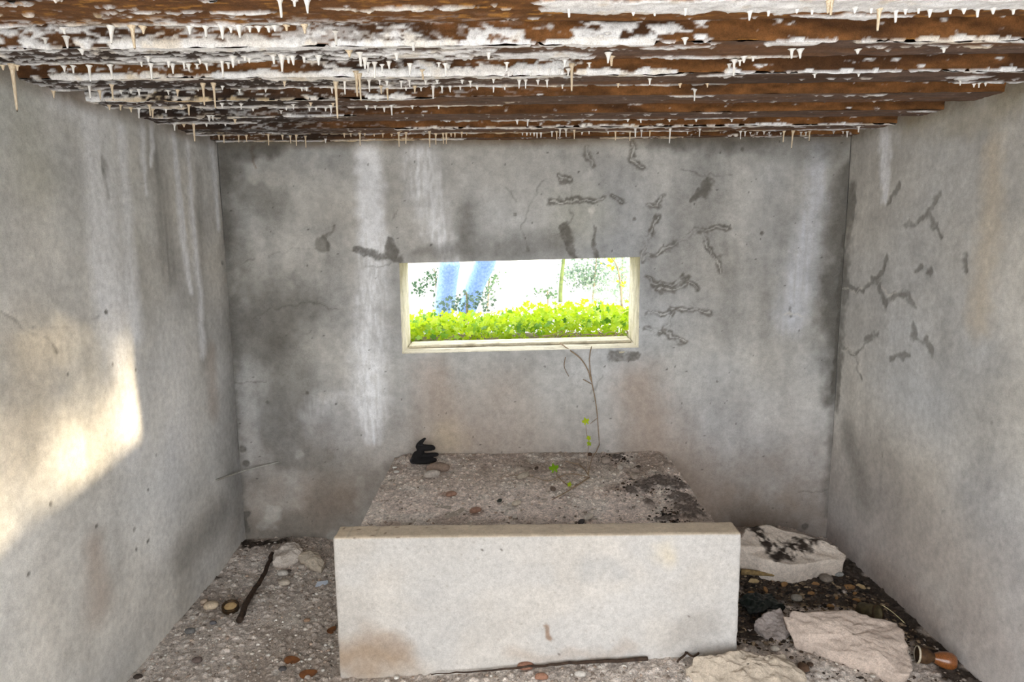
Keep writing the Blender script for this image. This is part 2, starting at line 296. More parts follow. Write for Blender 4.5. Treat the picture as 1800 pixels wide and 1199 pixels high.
def side_wall(name, xw, sgn, paint, label):
    gy = np.concatenate([np.linspace(YF, 1.75, 54)[:-1], np.linspace(1.75, YB, 326)]); gz = np.linspace(0, 2.30, 368)
    Yg, Z = np.meshgrid(gy, gz, indexing='ij')
    C, D = paint(Yg, Z)
    X = xw + sgn*((fbm(Yg*2, Z*2, 24, 3)-0.5)*0.014 + (fbm(Yg*14, Z*14, 25, 3)-0.5)*0.004 + 0.003*D)
    b = MB(); b.add(np.stack([X, Yg, Z], -1), gridfaces(len(gy), len(gz), None, sgn > 0), C)
    b.add(boxv(*(sorted((xw+sgn*0.012, xw+sgn*0.35))), YF, YB+0.012, 0, 2.30), BOXF)
    return tag(link(name, b.mesh(name), M_WALL), label, 'wall', kind='structure')
def paint_left(Y, Z):
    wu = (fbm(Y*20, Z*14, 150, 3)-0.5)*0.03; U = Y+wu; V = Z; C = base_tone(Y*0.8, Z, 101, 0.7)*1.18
    runs = fbm(Y*45, Z*2.5, 171, 3); brk = fbm(Y*30, Z*30, 131, 3); brk2 = fbm(Y*7, Z*5, 133, 4); D = np.zeros_like(Y)
    def st(pts, wd, amt, soft=1.0, m=None):
        m = np.zeros_like(Y) if m is None else m
        return stroke(m, U, V, [onL(p) for p in pts], wd, amt, soft)
    d = st([(400, 300), (405, 560), (415, 760), (422, 900)], [0.14, 0.16, 0.3, 0.3], 0.55); C = mixc(C, DARK, d*(0.5+0.8*brk2))
    d = st([(270, 240), (285, 360), (300, 480)], [0.08, 0.12, 0.14], 0.5); C = mixc(C, DARK, d*(0.5+0.8*runs))
    d = st([(350, 300), (352, 480), (358, 640)], [0.06, 0.08, 0.08], 0.45); C = mixc(C, DARK, d*(0.5+0.8*runs))
    d = st([(370, 620), (375, 720)], [0.10, 0.12], 0.4); C = mixc(C, BROWN, d)
    d = st([(320, 980), (390, 900)], [0.16, 0.16], 0.45); C = mixc(C, DARK, d*(0.4+brk2))
    d = st([(165, 960), (175, 1060)], [0.10, 0.14], 0.5); C = mixc(C, BROWN, d)
    d = st([(30, 180), (60, 300)], [0.2, 0.2], 0.4); C = mixc(C, GREEN, d*0.8)
    d = st([(60, 620), (40, 800)], [0.25, 0.2], 0.35); C = mixc(C, TAN, d)
    for pts, wd, a in (([(158, 185), (168, 300), (182, 440), (200, 560), (212, 640)], [0.05, 0.06, 0.08, 0.09, 0.05], 0.95), ([(215, 230), (222, 330), (228, 450), (240, 580)], [0.03, 0.035, 0.045, 0.05], 0.8),
                       ([(190, 180), (200, 420), (215, 640), (235, 780)], [0.08, 0.10, 0.12, 0.1], 0.45), ([(306, 236), (314, 330), (322, 420), (336, 510)], [0.018, 0.024, 0.03, 0.02], 1.0),
                       ([(330, 250), (340, 400), (352, 520), (356, 620)], [0.02, 0.03, 0.03, 0.03], 0.7), ([(372, 246), (378, 300), (384, 400)], [0.03, 0.035, 0.02], 0.85),
                       ([(250, 212), (254, 290), (258, 340)], [0.022, 0.02, 0.012], 0.75), ([(268, 214), (268, 290)], [0.02, 0.012], 0.8), ([(300, 640), (310, 760)], [0.2, 0.2], 0.3), ([(100, 160), (130, 190)], [0.06, 0.05], 0.6)):
        d = st(pts, np.array(wd)*1.9, a); C = mixc(C, WHITE*1.02, np.clip(d*(0.75+1.1*runs), 0, 0.96))
    st([(183, 262), (186, 300), (190, 345)], [0.03, 0.05, 0.03], 0.42, 1.0, D)
    for p in ((188, 548), (240, 965), (170, 925), (120, 658), (240, 650), (199, 640), (262, 860), (50, 1010), (237, 930), (275, 800), (262, 950), (92, 885)):
        st([p], 0.012, 0.8, 0.6, D)
    st([(0, 548), (25, 560), (45, 582), (85, 595), (100, 620)], 0.011, 0.5, 1.0, D); st([(60, 575), (130, 575), (175, 555)], 0.011, 0.3, 0.9, D); st([(220, 325), (270, 320)], 0.006, 0.4, 0.9, D)
    st([(392, 462)], 0.02, 0.8, 0.6, D)
    D = np.clip(sst(0.12, 0.95, D*(0.75+0.6*brk2)+(brk-0.5)*0.8*sst(0.02, 0.25, D)), 0, 1)*.8; C = mixc(C, DARK*0.75, D)
    C = mixc(C, lin(120, 96, 64), np.clip(sst(2.12, 2.19, Z)*(0.2+brk2)*0.9, 0, 0.7))
    C = mixc(C, PALE, sst(0.045, 0.0, Z-0.03)*0.4)
    return C, D
def paint_right(Y, Z):
    wu = (fbm(Y*24, Z*24, 250, 3)-0.5)*0.05; wv = (fbm(Y*24, Z*24, 260, 3)-0.5)*0.05; U = Y+wu; V = Z+wv; C = base_tone(Y*0.8, Z, 201, 0.6)*1.08
    runs = fbm(Y*45, Z*2.5, 271, 3); brk = fbm(Y*30, Z*30, 231, 3); brk2 = fbm(Y*6, Z*5, 233, 4); D = np.zeros_like(Y)
    def st(pts, wd, amt, soft=1.0, m=None):
        m = np.zeros_like(Y) if m is None else m
        return stroke(m, U, V, [onR(p) for p in pts], wd, amt, soft)
    d = st([(1745, 260), (1742, 400), (1720, 560)], [0.09, 0.12, 0.13], 0.42); C = mixc(C, TAN, d)
    d = st([(1600, 210), (1680, 220), (1780, 180)], [0.12, 0.14, 0.12], 0.5); C = mixc(C, lin(170, 158, 128), d*(0.5+0.8*brk2))
    d = st([(1790, 420), (1780, 560)], [0.16, 0.16], 0.5); C = mixc(C, PALE, d)
    d = st([(1555, 228), (1556, 290), (1554, 352)], [0.075, 0.075, 0.04], 1.0); C = mixc(C, WHITE*1.03, np.clip(d*(0.8+0.9*runs), 0, 0.95))
    d = st([(1540, 1000), (1640, 1090)], [0.16, 0.16], 0.4); C = mixc(C, BROWN, d)
    C = mixc(C, lin(168, 154, 148), sst(1.0, .1, Z)*(.25+.4*brk2)); d = st([(1520, 880), (1490, 760)], [0.16, 0.14], 0.45); C = mixc(C, DARK, d*(0.5+brk2))
    dg = fbm((Y-Z)*5, (Y+Z)*16, 280, 4); C = C*(1+0.22*(dg-0.5)*sst(1.0, 0.5, Z))[..., None]
    for l in ([(1648, 338), (1642, 362), (1612, 388)], [(1632, 372), (1640, 395), (1655, 420)], [(1590, 396), (1604, 394)], [(1556, 455), (1550, 480), (1534, 492)], [(1546, 500), (1556, 535)], [(1572, 520), (1590, 515)],
              [(1592, 515), (1606, 540)], [(1604, 566), (1606, 590)], [(1520, 598), (1532, 590), (1544, 592)], [(1606, 476), (1616, 470)], [(1628, 482), (1634, 474)], [(1566, 630), (1596, 620)], [(1625, 596), (1634, 615)], [(1490, 505), (1518, 510)], [(1696, 455), (1697, 470)], [(1560, 360), (1578, 328)]):
        stroke(D, U, V, [onR(p) for p in l], 0.026, 0.85, 0.8)
    st([(1497, 330), (1488, 420), (1482, 520), (1476, 640), (1468, 720)], [0.09, 0.13, 0.12, 0.08, 0.05], 0.85, 1.0, D)
    for l in ([(1480, 512), (1518, 508), (1545, 492)], [(1482, 612), (1503, 626), (1520, 604), (1545, 592)], [(1503, 626), (1515, 662)], [(1556, 535), (1572, 516), (1592, 515)], [(1606, 590), (1628, 605), (1636, 622)]): st(l, 0.02, 0.7, 0.8, D)
    P = np.zeros_like(Y)
    for l in ([(1478, 508), (1500, 514), (1518, 505)], [(1482, 615), (1500, 622), (1512, 645)], [(1550, 500), (1560, 520), (1572, 516)]): stroke(P, U, V, [onR(p) for p in l], 0.008, 0.6, 0.9)
    for p in ((1590, 1015), (1740, 740), (1640, 745), (1788, 1090), (1500, 820), (1515, 745), (1660, 900), (1545, 770), (1530, 765), (1550, 800)): st([p], 0.02, 0.45, 0.9, D)
    D = np.clip(sst(0.12, 1.0, D*(0.75+0.6*brk2)+(brk-0.5)*0.8*sst(0.02, 0.25, D)), 0, 1)*.64; C = mixc(C, DARK*0.85, D); C = mixc(C, PALE*1.08, P)
    C = mixc(C, lin(120, 104, 74), np.clip(sst(2.12, 2.19, Z)*(0.2+brk2)*0.8, 0, 0.6))
    return C, D
side_wall('wall_left', XL, -1, paint_left, 'pale grey left wall with white lime runs and a sunlit patch')
side_wall('wall_right', XR, 1, paint_right, 'grey right wall with dark branching damp marks')

# rounded, welded box surface with per-vertex tone
def boxgrid(lo, hi, st, r, tone, wob=0.002, seed=0, warp=None):
    lo = np.array(lo, float); hi = np.array(hi, float); n = np.maximum(2, np.round((hi-lo)/st).astype(int)+1); b = MB()
    for ax in range(3):
        u, v = [(1, 2), (2, 0), (0, 1)][ax]
        g, h = np.meshgrid(np.linspace(lo[u], hi[u], n[u]), np.linspace(lo[v], hi[v], n[v]), indexing='ij')
        for side in (0, 1):
            P = np.zeros(g.shape+(3,)); P[..., u] = g; P[..., v] = h; P[..., ax] = hi[ax] if side else lo[ax]
            q = np.clip(P, lo+r, hi-r); d = P-q; L = np.linalg.norm(d, axis=-1, keepdims=True); nrm = d/np.maximum(L, 1e-9)
            w_ = (fbm((P[..., 0]+P[..., 1]*.7)*30, (P[..., 2]+P[..., 1])*30, seed, 3)-0.5)*2*wob
            Q = q+nrm*(r+w_[..., None])
            C = tone(Q, nrm)
            if warp: Q = warp(Q)
            b.add(Q, gridfaces(n[u], n[v], None, side == 0), C)
    return b
# ------------------------------------------------------------------ embrasure (window_1): rendered reveals
CREAM = lin(206, 198, 178)
def reveal_tone(Q, n):
    a = fbm(Q[..., 0]*9+Q[..., 1]*40, Q[..., 2]*9+Q[..., 1]*6, 301, 4); C = CREAM*(0.75+0.5*a)[..., None]
    k = sst(0.62, 0.72, fbm(Q[..., 0]*14, Q[..., 1]*60+Q[..., 2]*8, 302, 3)); C = mixc(C, lin(120, 108, 82), k*0.55)
    return mixc(C, lin(150, 140, 90), sst(0.5, 0.7, fbm(Q[..., 1]*20, Q[..., 2]*9, 304, 3))*0.3)
win = link('window_1', None, loc=(0.06, YB, WZ0)); tag(win, 'long low embrasure opening in the back wall with cream plaster reveals', 'window', kind='structure')
def wpart(name, lo, hi, r=0.006, st=0.012):
    b = boxgrid(lo, hi, st, r, reveal_tone, 0.002, 5, lambda Q: np.stack([Q[..., 0], Q[..., 1], wwarp(Q[..., 0], Q[..., 2])], -1))
    o = link(name, b.mesh(name), M_SLAB, win); o.matrix_parent_inverse = Matrix.Translation((-0.06, -YB, -WZ0)); return o
wpart('sill', (WX0-0.02, YB+0.003, WZ0-0.03), (WX1+0.02, YB+0.335, WZ0+0.001))
wpart('lintel', (WX0-0.02, YB+0.003, WZ1-0.002), (WX1+0.02, YB+0.325, WZ1+0.03))
wpart('jamb', (WX0-0.022, YB+0.003, WZ0-0.01), (WX0+0.001, YB+0.33, WZ1+0.01))
wpart('jamb', (WX1-0.001, YB+0.003, WZ0-0.01), (WX1+0.022, YB+0.33, WZ1+0.01))
wpart('sill_step', (WX0+0.01, YB+0.17, WZ0+0.0), (WX1-0.01, YB+0.33, WZ0+0.018), 0.008)

# ------------------------------------------------------------------ ceiling: ribbed rusted steel sheets under a concrete slab
PITCH_R, FLW, REC = 0.347, 0.165, 0.105
def near_edge(k): return 1.885 + PITCH_R*(k-1)        # flange 1 is the second one in view
RUST = lin(120, 80, 44); RUSTD = lin(64, 42, 27); PURP = lin(112, 90, 78); BLK = lin(46, 39, 36); CALC = lin(248, 248, 250); CTAN = lin(226, 204, 168)
slab_o = link('ceiling', raw_mesh('ceiling', boxv(XL-0.35, XR+0.35, YF, YB+0.32, ZC+REC+0.013, ZC+REC+0.33), BOXF, np.tile(lin(130, 124, 114), (8, 1)), False), M_ROCK)
tag(slab_o, 'low bunker ceiling of rusted ribbed steel sheets crusted with white lime', 'ceiling', kind='structure')
# lime crust: (flange, where across it 0 near .. 1 far, x range in photo px, half width m, strength, tan share)
CR = [(1, .0, 660, 1010, .12, .43, 0), (1, .0, 1000, 1270, .13, .46, 0), (1, .0, 0, 270, .13, .44, 0), (1, .0, 270, 420, .12, .36, 0), (2, .0, 560, 900, .12, .40, .1), (2, .0, 930, 1060, .10, .45, 0), (1, .0, 560, 680, .12, .46, 0), (0, .35, 955, 1810, .085, 1.15, .05), (0, .4, 600, 950, .03, .5, .3), (0, .85, 1380, 1570, .035, .6, 0), (0, 1.0, 160, 575, .02, 1.1, .25), (0, 1.0, 0, 160, .03, .45, 0), (0, .5, 0, 540, .008, .5, .6),
      (1, .06, 240, 590, .05, 1.1, .15), (1, .06, 600, 960, .034, 1.15, .1), (1, .04, 950, 1160, .034, 1.1, .12), (1, .1, 1340, 1440, .035, 1.1, .1), (1, .05, 1480, 1810, .028, 1.0, .4), (1, .05, 0, 240, .03, .55, .1),
      (1, .6, 480, 900, .08, .55, 0), (1, .75, 880, 1050, .06, .8, 0), (1, .75, 250, 580, .06, .6, 0), (1, 1.0, 0, 490, .016, 1.0, .1), (1, .95, 1180, 1400, .02, .6, .2), (1, .4, 1500, 1800, .02, .35, .5), (1, .9, 1100, 1200, .015, .5, .2),
      (2, .04, 140, 500, .035, .95, .3), (2, .06, 480, 640, .06, 1.1, .2), (2, .04, 620, 920, .06, 1.1, .12), (2, .02, 900, 1010, .065, 1.15, .05), (2, .03, 1010, 1210, .04, .95, .1), (2, .2, 1190, 1300, .05, .55, .2), (2, .02, 1260, 1810, .014, .85, 0), (2, .6, 1400, 1560, .03, .4, 0), (2, .6, 1640, 1720, .04, .5, 0),
      (2, .6, 620, 820, .06, .4, .1), (2, 1.0, 590, 920, .022, 1.0, .1), (2, 1.0, 900, 1300, .014, .8, .4), (2, 1.0, 100, 580, .014, .7, .3), (2, 1.0, 1650, 1810, .016, .9, 0),
      (3, .05, 150, 320, .04, .75, .7), (3, .05, 320, 520, .03, .7, .8), (3, .05, 520, 620, .03, .5, .6), (3, .05, 655, 770, .04, 1.0, .1), (3, .9, 180, 620, .05, .55, .2), (3, 1.0, 630, 900, .014, .8, .3), (3, .1, 1200, 1240, .04, .7, 0), (3, .2, 1420, 1560, .02, .4, .1), (3, .6, 900, 960, .02, .4, .3),
      (4, .05, 520, 650, .035, .9, .4), (4, .1, 290, 520, .03, .55, .4), (4, .9, 330, 480, .04, .6, 0), (4, 1.0, 800, 1320, .012, .7, .3), (4, .2, 1560, 1680, .02, .7, .3), (4, .1, 1230, 1330, .02, .4, 0), (4, 1.0, 300, 480, .015, .6, .3),
      (5, .1, 715, 1510, .035, 1.05, .25), (5, .1, 1500, 1580, .035, .9, .3), (5, 1.0, 360, 1540, .014, .8, .65), (5, .6, 340, 720, .03, .3, .8),
      (6, .2, 600, 830, .05, .8, .7), (6, .2, 1060, 1190, .04, .7, .6), (6, .2, 380, 600, .03, .5, .7), (6, .2, 1190, 1540, .02, .35, .4)]
def sheet(k):
    n0 = near_edge(k); fine = n0 > 1.1; xs = np.linspace(XL-0.01, XR+0.01, 760 if fine else 90)
    prof = []                                     # (y offset, z) across one rib: flange, hidden riser, recess, camera-facing web of the NEXT rib start
    for t in np.linspace(0, 1, 26 if fine else 4): prof.append((t*FLW, 0.0))
    for t in np.linspace(0.12, 1, 5 if fine else 2): prof.append((FLW+0.012*t, REC*t))
    for t in np.linspace(0.15, 1, 4 if fine else 2): prof.append((FLW+0.012+(PITCH_R-FLW-0.030)*t, REC))
    for t in np.linspace(0.06, 1, 22 if fine else 4): prof.append((PITCH_R-0.018+0.018*t, REC*(1-t)))
    prof = np.array(prof); yy = n0+prof[:, 0]; zz = ZC+prof[:, 1]
    ok = yy < YB+0.02; yy = yy[ok]; zz = zz[ok]; pr = prof[ok]
    X, Yy = np.meshgrid(xs, yy, indexing='ij'); Zz = np.broadcast_to(zz, X.shape).copy(); PO = np.broadcast_to(pr[:, 0], X.shape); PZ = np.broadcast_to(pr[:, 1], X.shape)
    arc = np.concatenate([[0], np.cumsum(np.hypot(np.diff(pr[:, 0]), np.diff(pr[:, 1])))]); s = 400+k*13; S2 = np.broadcast_to(n0+arc, X.shape); nA = fbm(X*3, S2*14, s, 4); nB = fbm(X*18, S2*60, s+3, 4); nC = fbm(X*1.1, S2*2+k, s+5, 2)
    web = (PO > PITCH_R-0.019) | (PO < 1e-6); flat = PZ < 1e-6
    nD = fbm(X*30, S2*90, s+7, 3)
    C = np.where(web[..., None], RUST*(0.3+1.3*nB)[..., None], PURP*(0.45+1.0*nB)[..., None])
    if k <= 0: C = np.where(web[..., None], C, RUST*(0.45+1.0*nB)[..., None]); C = mixc(C, lin(196, 140, 66), sst(.62, .72, nD)*flat*.7)
    C = mixc(C, RUST*1.05, np.where(flat, sst(0.5, 0.7, nA)*0.55, 0)); C = mixc(C, RUSTD, sst(0.42, 0.66, nA)*0.75*web)
    # wetter, blackened left half; orange right half
    pxc = 900 + F_PX*X/np.maximum(Yy, 0.5); left = sst(1050, 500, pxc+300*(nC-0.5))
    if k >= 3: left = left*sst(760, 420, pxc+200*(nC-.5))
    dark = np.clip(left*(0.35+0.9*nA)*(1.0 if k != 0 else 0.25), 0, 0.9)
    if k == 1: dark = np.where(web, dark*sst(500, 620, pxc), dark)
    C = mixc(C, BLK*(0.6+0.9*nB[..., None]), dark)
    if k == 2: C = mixc(C, BLK, sst(1150, 1250, pxc)*sst(0.4, 0.6, nA)*0.55)
    Mk = np.zeros_like(X); Tn = np.zeros_like(X)
    for (kk, pos, x0, x1, hw, a, tn) in CR:
        for nxt in (0, 1):                        # a crust at a near edge also covers the foot of the web on the sheet before it
            if kk != k+nxt: continue
            yk = near_edge(kk)+pos*FLW; a0 = (x0-905)/F_PX*yk*1.0; a1 = (x1-905)/F_PX*yk
            if nxt == 0: dist = np.abs((PO + np.where(flat, 0, PZ)) - pos*FLW)
            else: dist = np.abs(PITCH_R + pos*FLW - (PO - PZ*0.9))
            wv = (fbm(X*9, S2*9, s+20, 3)-0.5)*0.05+(fbm(X*40, S2*40, s+24, 3)-0.5)*0.02
            ends = sst(a0-0.03, a0+0.05, X+wv)*sst(a1+0.03, a1-0.05, X+wv)
            m = (1-sst(0.35, 1.2, (dist+wv*0.45)/(hw*0.62)))*ends*a; up = m > Mk; Mk = np.maximum(Mk, m); Tn = np.where(up, tn, Tn)
    th = fbm(X*26, S2*70, s+30, 4); th2 = fbm(X*7, S2*7, s+31, 3)
    crust = sst(0.30, 0.52, Mk*1.1 - 1.7*(th-0.44) - 0.5*(th2-0.45))
    # scattered lime specks on the blackened metal
    sp = sst(0.54, 0.64, 0.75*fbm(X*34, S2*130, s+40, 4)+0.25*nC+.12*(th2-.5))*left*(1.0 if k in (0, 1, 2) else 0.5)*np.where(k == 0, sst(.5, 1.0, PO/FLW), 1.0)
    crust = np.maximum(crust, sp*0.8)
    tan = np.clip(Tn*1.3*sst(0.35, 0.65, fbm(X*6, S2*20, s+50, 3)) + 0.35*sst(0.6, 0.75, fbm(X*14, S2*14, s+51, 3)), 0, 1)
    C = mixc(C, CALC*(1-tan[..., None]) + CTAN*tan[..., None], crust*0.97)
    # relief: rust scale and lime thickness hang below the sheet / stand off the web
    rel = (nB-0.5)*0.006 + (nA-0.5)*0.006 + crust*(0.002+0.008*fbm(X*24, S2*16, s+60, 3))
    Zz -= np.where(flat, rel, rel*0.3); Yn = Yy - np.where(web & ~flat, rel, 0)
    Zz[:, 0] += 0; b = MB(); b.add(np.stack([X, Yn, Zz], -1), gridfaces(len(xs), len(yy), None, True), C)
    o = link('steel_sheet', b.mesh('steel_sheet'), M_STEEL, slab_o); return o
for k in range(-7, 7): sheet(k)

# ------------------------------------------------------------------ stalactites (children of the ceiling)
def stal_mat(name, c1, c2, tip):
    m, nt, b, N = nodes(name); L = nt.links.new; tc = N('ShaderNodeTexCoord'); sx = N('ShaderNodeSeparateXYZ'); L(tc.outputs['Object'], sx.inputs[0])
    n = N('ShaderNodeTexNoise', i_Scale=6.0, i_Detail=4.0); L(tc.outputs['Object'], n.inputs['Vector'])
    cr = N('ShaderNodeValToRGB'); L(n.outputs[0], cr.inputs[0]); e = cr.color_ramp.elements; e[0].position = .35; e[1].position = .6; e[0].color = (*c1, 1); e[1].color = (*c2, 1)
    mr = N('ShaderNodeMapRange', i_1=-0.93, i_2=-0.98); L(sx.outputs[2], mr.inputs[0])
    mx = N('ShaderNodeMix', data_type='RGBA'); L(mr.outputs[0], mx.inputs[0]); L(cr.outputs[0], mx.inputs[6]); mx.inputs[7].default_value = (*tip, 1)
    L(mx.outputs[2], b.inputs['Base Color']); b.inputs['Roughness'].default_value = 0.45; return m
M_ST = stal_mat('lime_white', CALC, lin(226, 222, 214), lin(110, 98, 84)); M_STT = stal_mat('lime_tan', lin(240, 228, 204), lin(206, 180, 146), lin(60, 44, 34))
M_STD = stal_mat('lime_dark_tip', CALC, lin(232, 226, 216), lin(30, 24, 22))
def stal_mesh(seed, slim):
    r = random.Random(seed); rings = [(0.06, 1.25), (0.0, 1.0), (-0.10, 0.66), (-0.22, 0.50), (-0.5, 0.42), (-0.8, 0.34), (-0.95, 0.28), (-1.0, 0.12)] if slim else [(0.06, 1.3), (0.0, 1.05), (-0.2, 0.72), (-0.45, 0.5), (-0.75, 0.34), (-0.95, 0.2), (-1.0, 0.06)]
    V = []; F = []; ns = 9; ox = oy = 0.0
    for i, (z, rad) in enumerate(rings):
        ox += r.uniform(-.05, .05); oy += r.uniform(-.05, .05)
        for j in range(ns):
            a = 2*math.pi*j/ns; q = rad*r.uniform(.9, 1.1); V.append((ox+q*math.cos(a), oy+q*math.sin(a), z))
    for i in range(len(rings)-1):
        for j in range(ns): F.append((i*ns+j, (i+1)*ns+j, (i+1)*ns+(j+1) % ns, i*ns+(j+1) % ns))
    F.append(tuple(range(ns))[::-1] if False else tuple(range(ns))); F.append(tuple((len(rings)-1)*ns+j for j in range(ns))[::-1])
    return raw_mesh('stalactite', V, F)
SM = {}
for mi, m in enumerate((M_ST, M_STT, M_STD)):
    for v in range(4):
        me = stal_mesh(v*7+mi, v % 2 == 0); me.materials.append(m); SM[mi, v] = me
# photo crop columns: (offset x, [(x, top, tip[, tan])...]) at 4.61 crop pixels per photo pixel
STAL = {0: [(897,205,345),(1070,205,385,1),(1155,205,265,1),(513,220,258),(538,290,385),(365,300,355),(663,390,435),(1143,480,530),(515,525,575),(590,525,588),(720,525,655),(893,520,635),(1222,510,640),(1200,450,495),(1365,480,540),(95,530,895,1),(20,520,560,1),(140,520,565,1),(430,730,790,1),(722,680,795),(805,725,800,1),(905,680,800,1),(978,725,752),(1060,720,735),(1125,715,768),(1362,725,760),(883,845,885,1),(975,845,890,1),(1060,865,905,1),(1125,870,955),(1212,845,935,1),(1235,880,950,1),(1345,870,910)],
 300: [(885,-20,135,2),(1105,-20,98),(1005,-10,40),(155,205,270),(280,205,292),(410,195,312),(485,210,235),(553,200,300),(640,205,235),(710,205,230),(790,205,225),(845,200,218),(935,195,220,1),(1085,190,262,1),(1335,250,360),(15,510,590),(105,490,550),(145,510,570),(210,510,530),(235,470,510),(288,505,562),(415,480,625),(465,500,550),(505,450,540),(830,440,510),(900,440,578),(950,450,505),(985,440,520),(1078,440,500),(1198,440,520),(550,470,495),(635,460,500),(600,450,475),(920,650,695,1),(1335,660,960,1),(260,675,850,1),(345,675,875,1),(55,720,775,1),(220,700,725),(420,690,710),(555,715,730),(768,710,732),(1060,700,725),(1100,700,730),(1305,700,750),(85,840,860),(145,845,930,1),(415,830,875),(570,835,880),(665,865,895),(895,890,912),(935,860,885),(993,840,880),(1135,825,855,1),(1125,865,895),(1178,860,880),(1255,865,895),(1297,850,910),(1315,830,860,1),(308,930,980),(340,930,970),(520,960,995,1),(30,1000,1055),(105,1000,1025,1),(185,990,1145,1),(290,990,1020),(440,990,1015),(430,1090,1155,1),(550,1090,1150,1),(612,1090,1145,1),(790,1085,1175,1),(905,1090,1130,1),(970,1095,1160,1),(1018,1090,1180,1),(1092,1100,1195,1),(1255,1120,1155),(390,1090,1130,1)],
 600: [(60,400,455,1),(150,420,530),(190,450,555),(215,500,575),(270,500,630),(330,515,575),(385,490,555),(430,550,575),(445,420,480),(580,340,405),(555,510,605),(655,560,640,1),(725,540,610),(845,510,610),(865,520,590),(790,500,520),(1195,410,475),(1340,500,570),(25,640,760),(100,560,620),(120,580,780,1),(145,600,815,1),(225,640,740),(310,640,680),(370,650,690),(320,690,755,1),(370,695,805,1),(485,650,712),(525,695,725),(550,640,700),(595,690,750,1),(645,700,720),(685,640,680),(745,690,795),(775,640,665),(815,690,748),(880,690,740),(965,690,715),(980,640,660),(1045,650,700),(1100,690,715),(1235,690,742),(1235,630,665),(1325,690,715),(205,850,880),(275,850,878),(345,860,902),(405,850,930),(575,850,865),(790,850,860),(22,1075,1110,1),(75,1075,1105,1),(150,1075,1180,1),(190,1075,1090,1),(265,1080,1090,1),(335,1075,1110,1),(408,1080,1100,1),(465,1070,1190,1),(525,1070,1165,1),(715,1060,1195,1),(765,1080,1170,1),(825,1075,1165,1),(850,1075,1165,1),(920,1075,1110,1),(975,1065,1110,1),(1015,1070,1085,1),(890,1075,1105,1)],
 900: [(460,50,130),(985,70,95),(1155,70,90),(720,280,328),(770,260,310),(780,420,505,2),(808,450,528,1),(430,480,535),(485,520,735,1),(80,555,600),(150,560,610),(300,550,600),(390,555,595),(455,550,610),(625,500,530),(60,640,710),(112,640,710),(210,640,680),(283,640,700),(1117,630,682),(862,670,700,1),(1362,670,705,1),(410,680,692),(40,965,1003),(128,965,1018),(937,960,982),(1043,960,990),(1275,960,972),(85,1070,1090),(120,1070,1095),(150,1070,1090),(180,1070,1100),(203,1070,1115),(235,1070,1112),(325,1060,1105),(362,1060,1130,1),(390,1040,1105),(437,1045,1105),(505,1050,1125,1),(568,1065,1088),(625,1060,1078),(780,1060,1075),(838,1060,1135,1),(955,1060,1140,1),(1000,1030,1110),(1050,1050,1110),(1118,1055,1105,1),(1282,1040,1160)],
 1200: [(25,50,115),(545,70,155),(697,65,120),(925,50,80),(1050,60,100),(1188,-20,100,1),(1210,-20,115,1),(18,300,355),(885,390,465),(955,390,465),(420,480,610),(380,510,560),(465,480,525),(495,450,500),(575,450,475),(100,720,815),(200,670,692,1),(110,960,978),(397,960,975),(140,1040,1105),(40,1060,1072),(470,1060,1125),(508,1060,1100),(548,1065,1080),(605,1065,1088),(660,1060,1085),(703,1065,1085),(795,1070,1088),(822,1060,1150,1),(895,1060,1200,1),(960,1065,1095),(1000,1065,1095),(1030,1060,1140,1),(1225,1060,1075),(1300,1060,1070),(1335,1060,1110),(1070,590,610)],
 1500: [(15,50,90),(145,50,78),(215,50,240,1),(348,70,175,2),(427,55,105),(535,50,68),(627,60,130),(790,55,68),(900,55,92),(1008,60,128),(1133,55,105),(1300,60,85),(45,580,608),(735,380,402),(40,390,405),(868,640,685),(980,670,690),(1022,665,703),(1075,660,678),(45,1020,1068)]}
cnt = 0
for off, lst in STAL.items():
    for t in lst:
        px = off+t[0]/4.61; y0 = t[1]/4.61; y1 = t[2]/4.61; mi = t[3] if len(t) > 3 else 0
        if mi == 0 and y1-y0 > 20: mi = 2
        P = onZ(px, y0, ZC); ph = (P[1]-near_edge(0)) % PITCH_R
        if ph > FLW+0.004:                        # seen against a web: it grows from that web / the next flange's near edge
            if ph < FLW+0.05: P = at(px, y0, 1, P[1]-ph+FLW-0.006)
            else: P = at(px, y0, 1, P[1]-ph+PITCH_R-0.004)
        z0 = min(max(P[2], ZC-0.03), ZC+0.05); Lg = max(0.012, z0-at(px, y1, 1, P[1])[2])
        wpx = 4.6+0.045*(y1-y0)+2.4*(y0 < 100)+1.2*(y0 < 130)-1.4*(y0 > 225); rad = wpx*P[1]/F_PX*0.62
        rad = min(rad, Lg*0.6+0.004); cnt += 1
        link('stalactite', SM[mi, (cnt % 2)*2 if Lg > rad*5 else cnt % 4], None, slab_o, (P[0], P[1], z0-0.004), (random.uniform(-.04, .04), random.uniform(-.04, .04), random.uniform(0, 6.28)), (rad, rad, Lg))

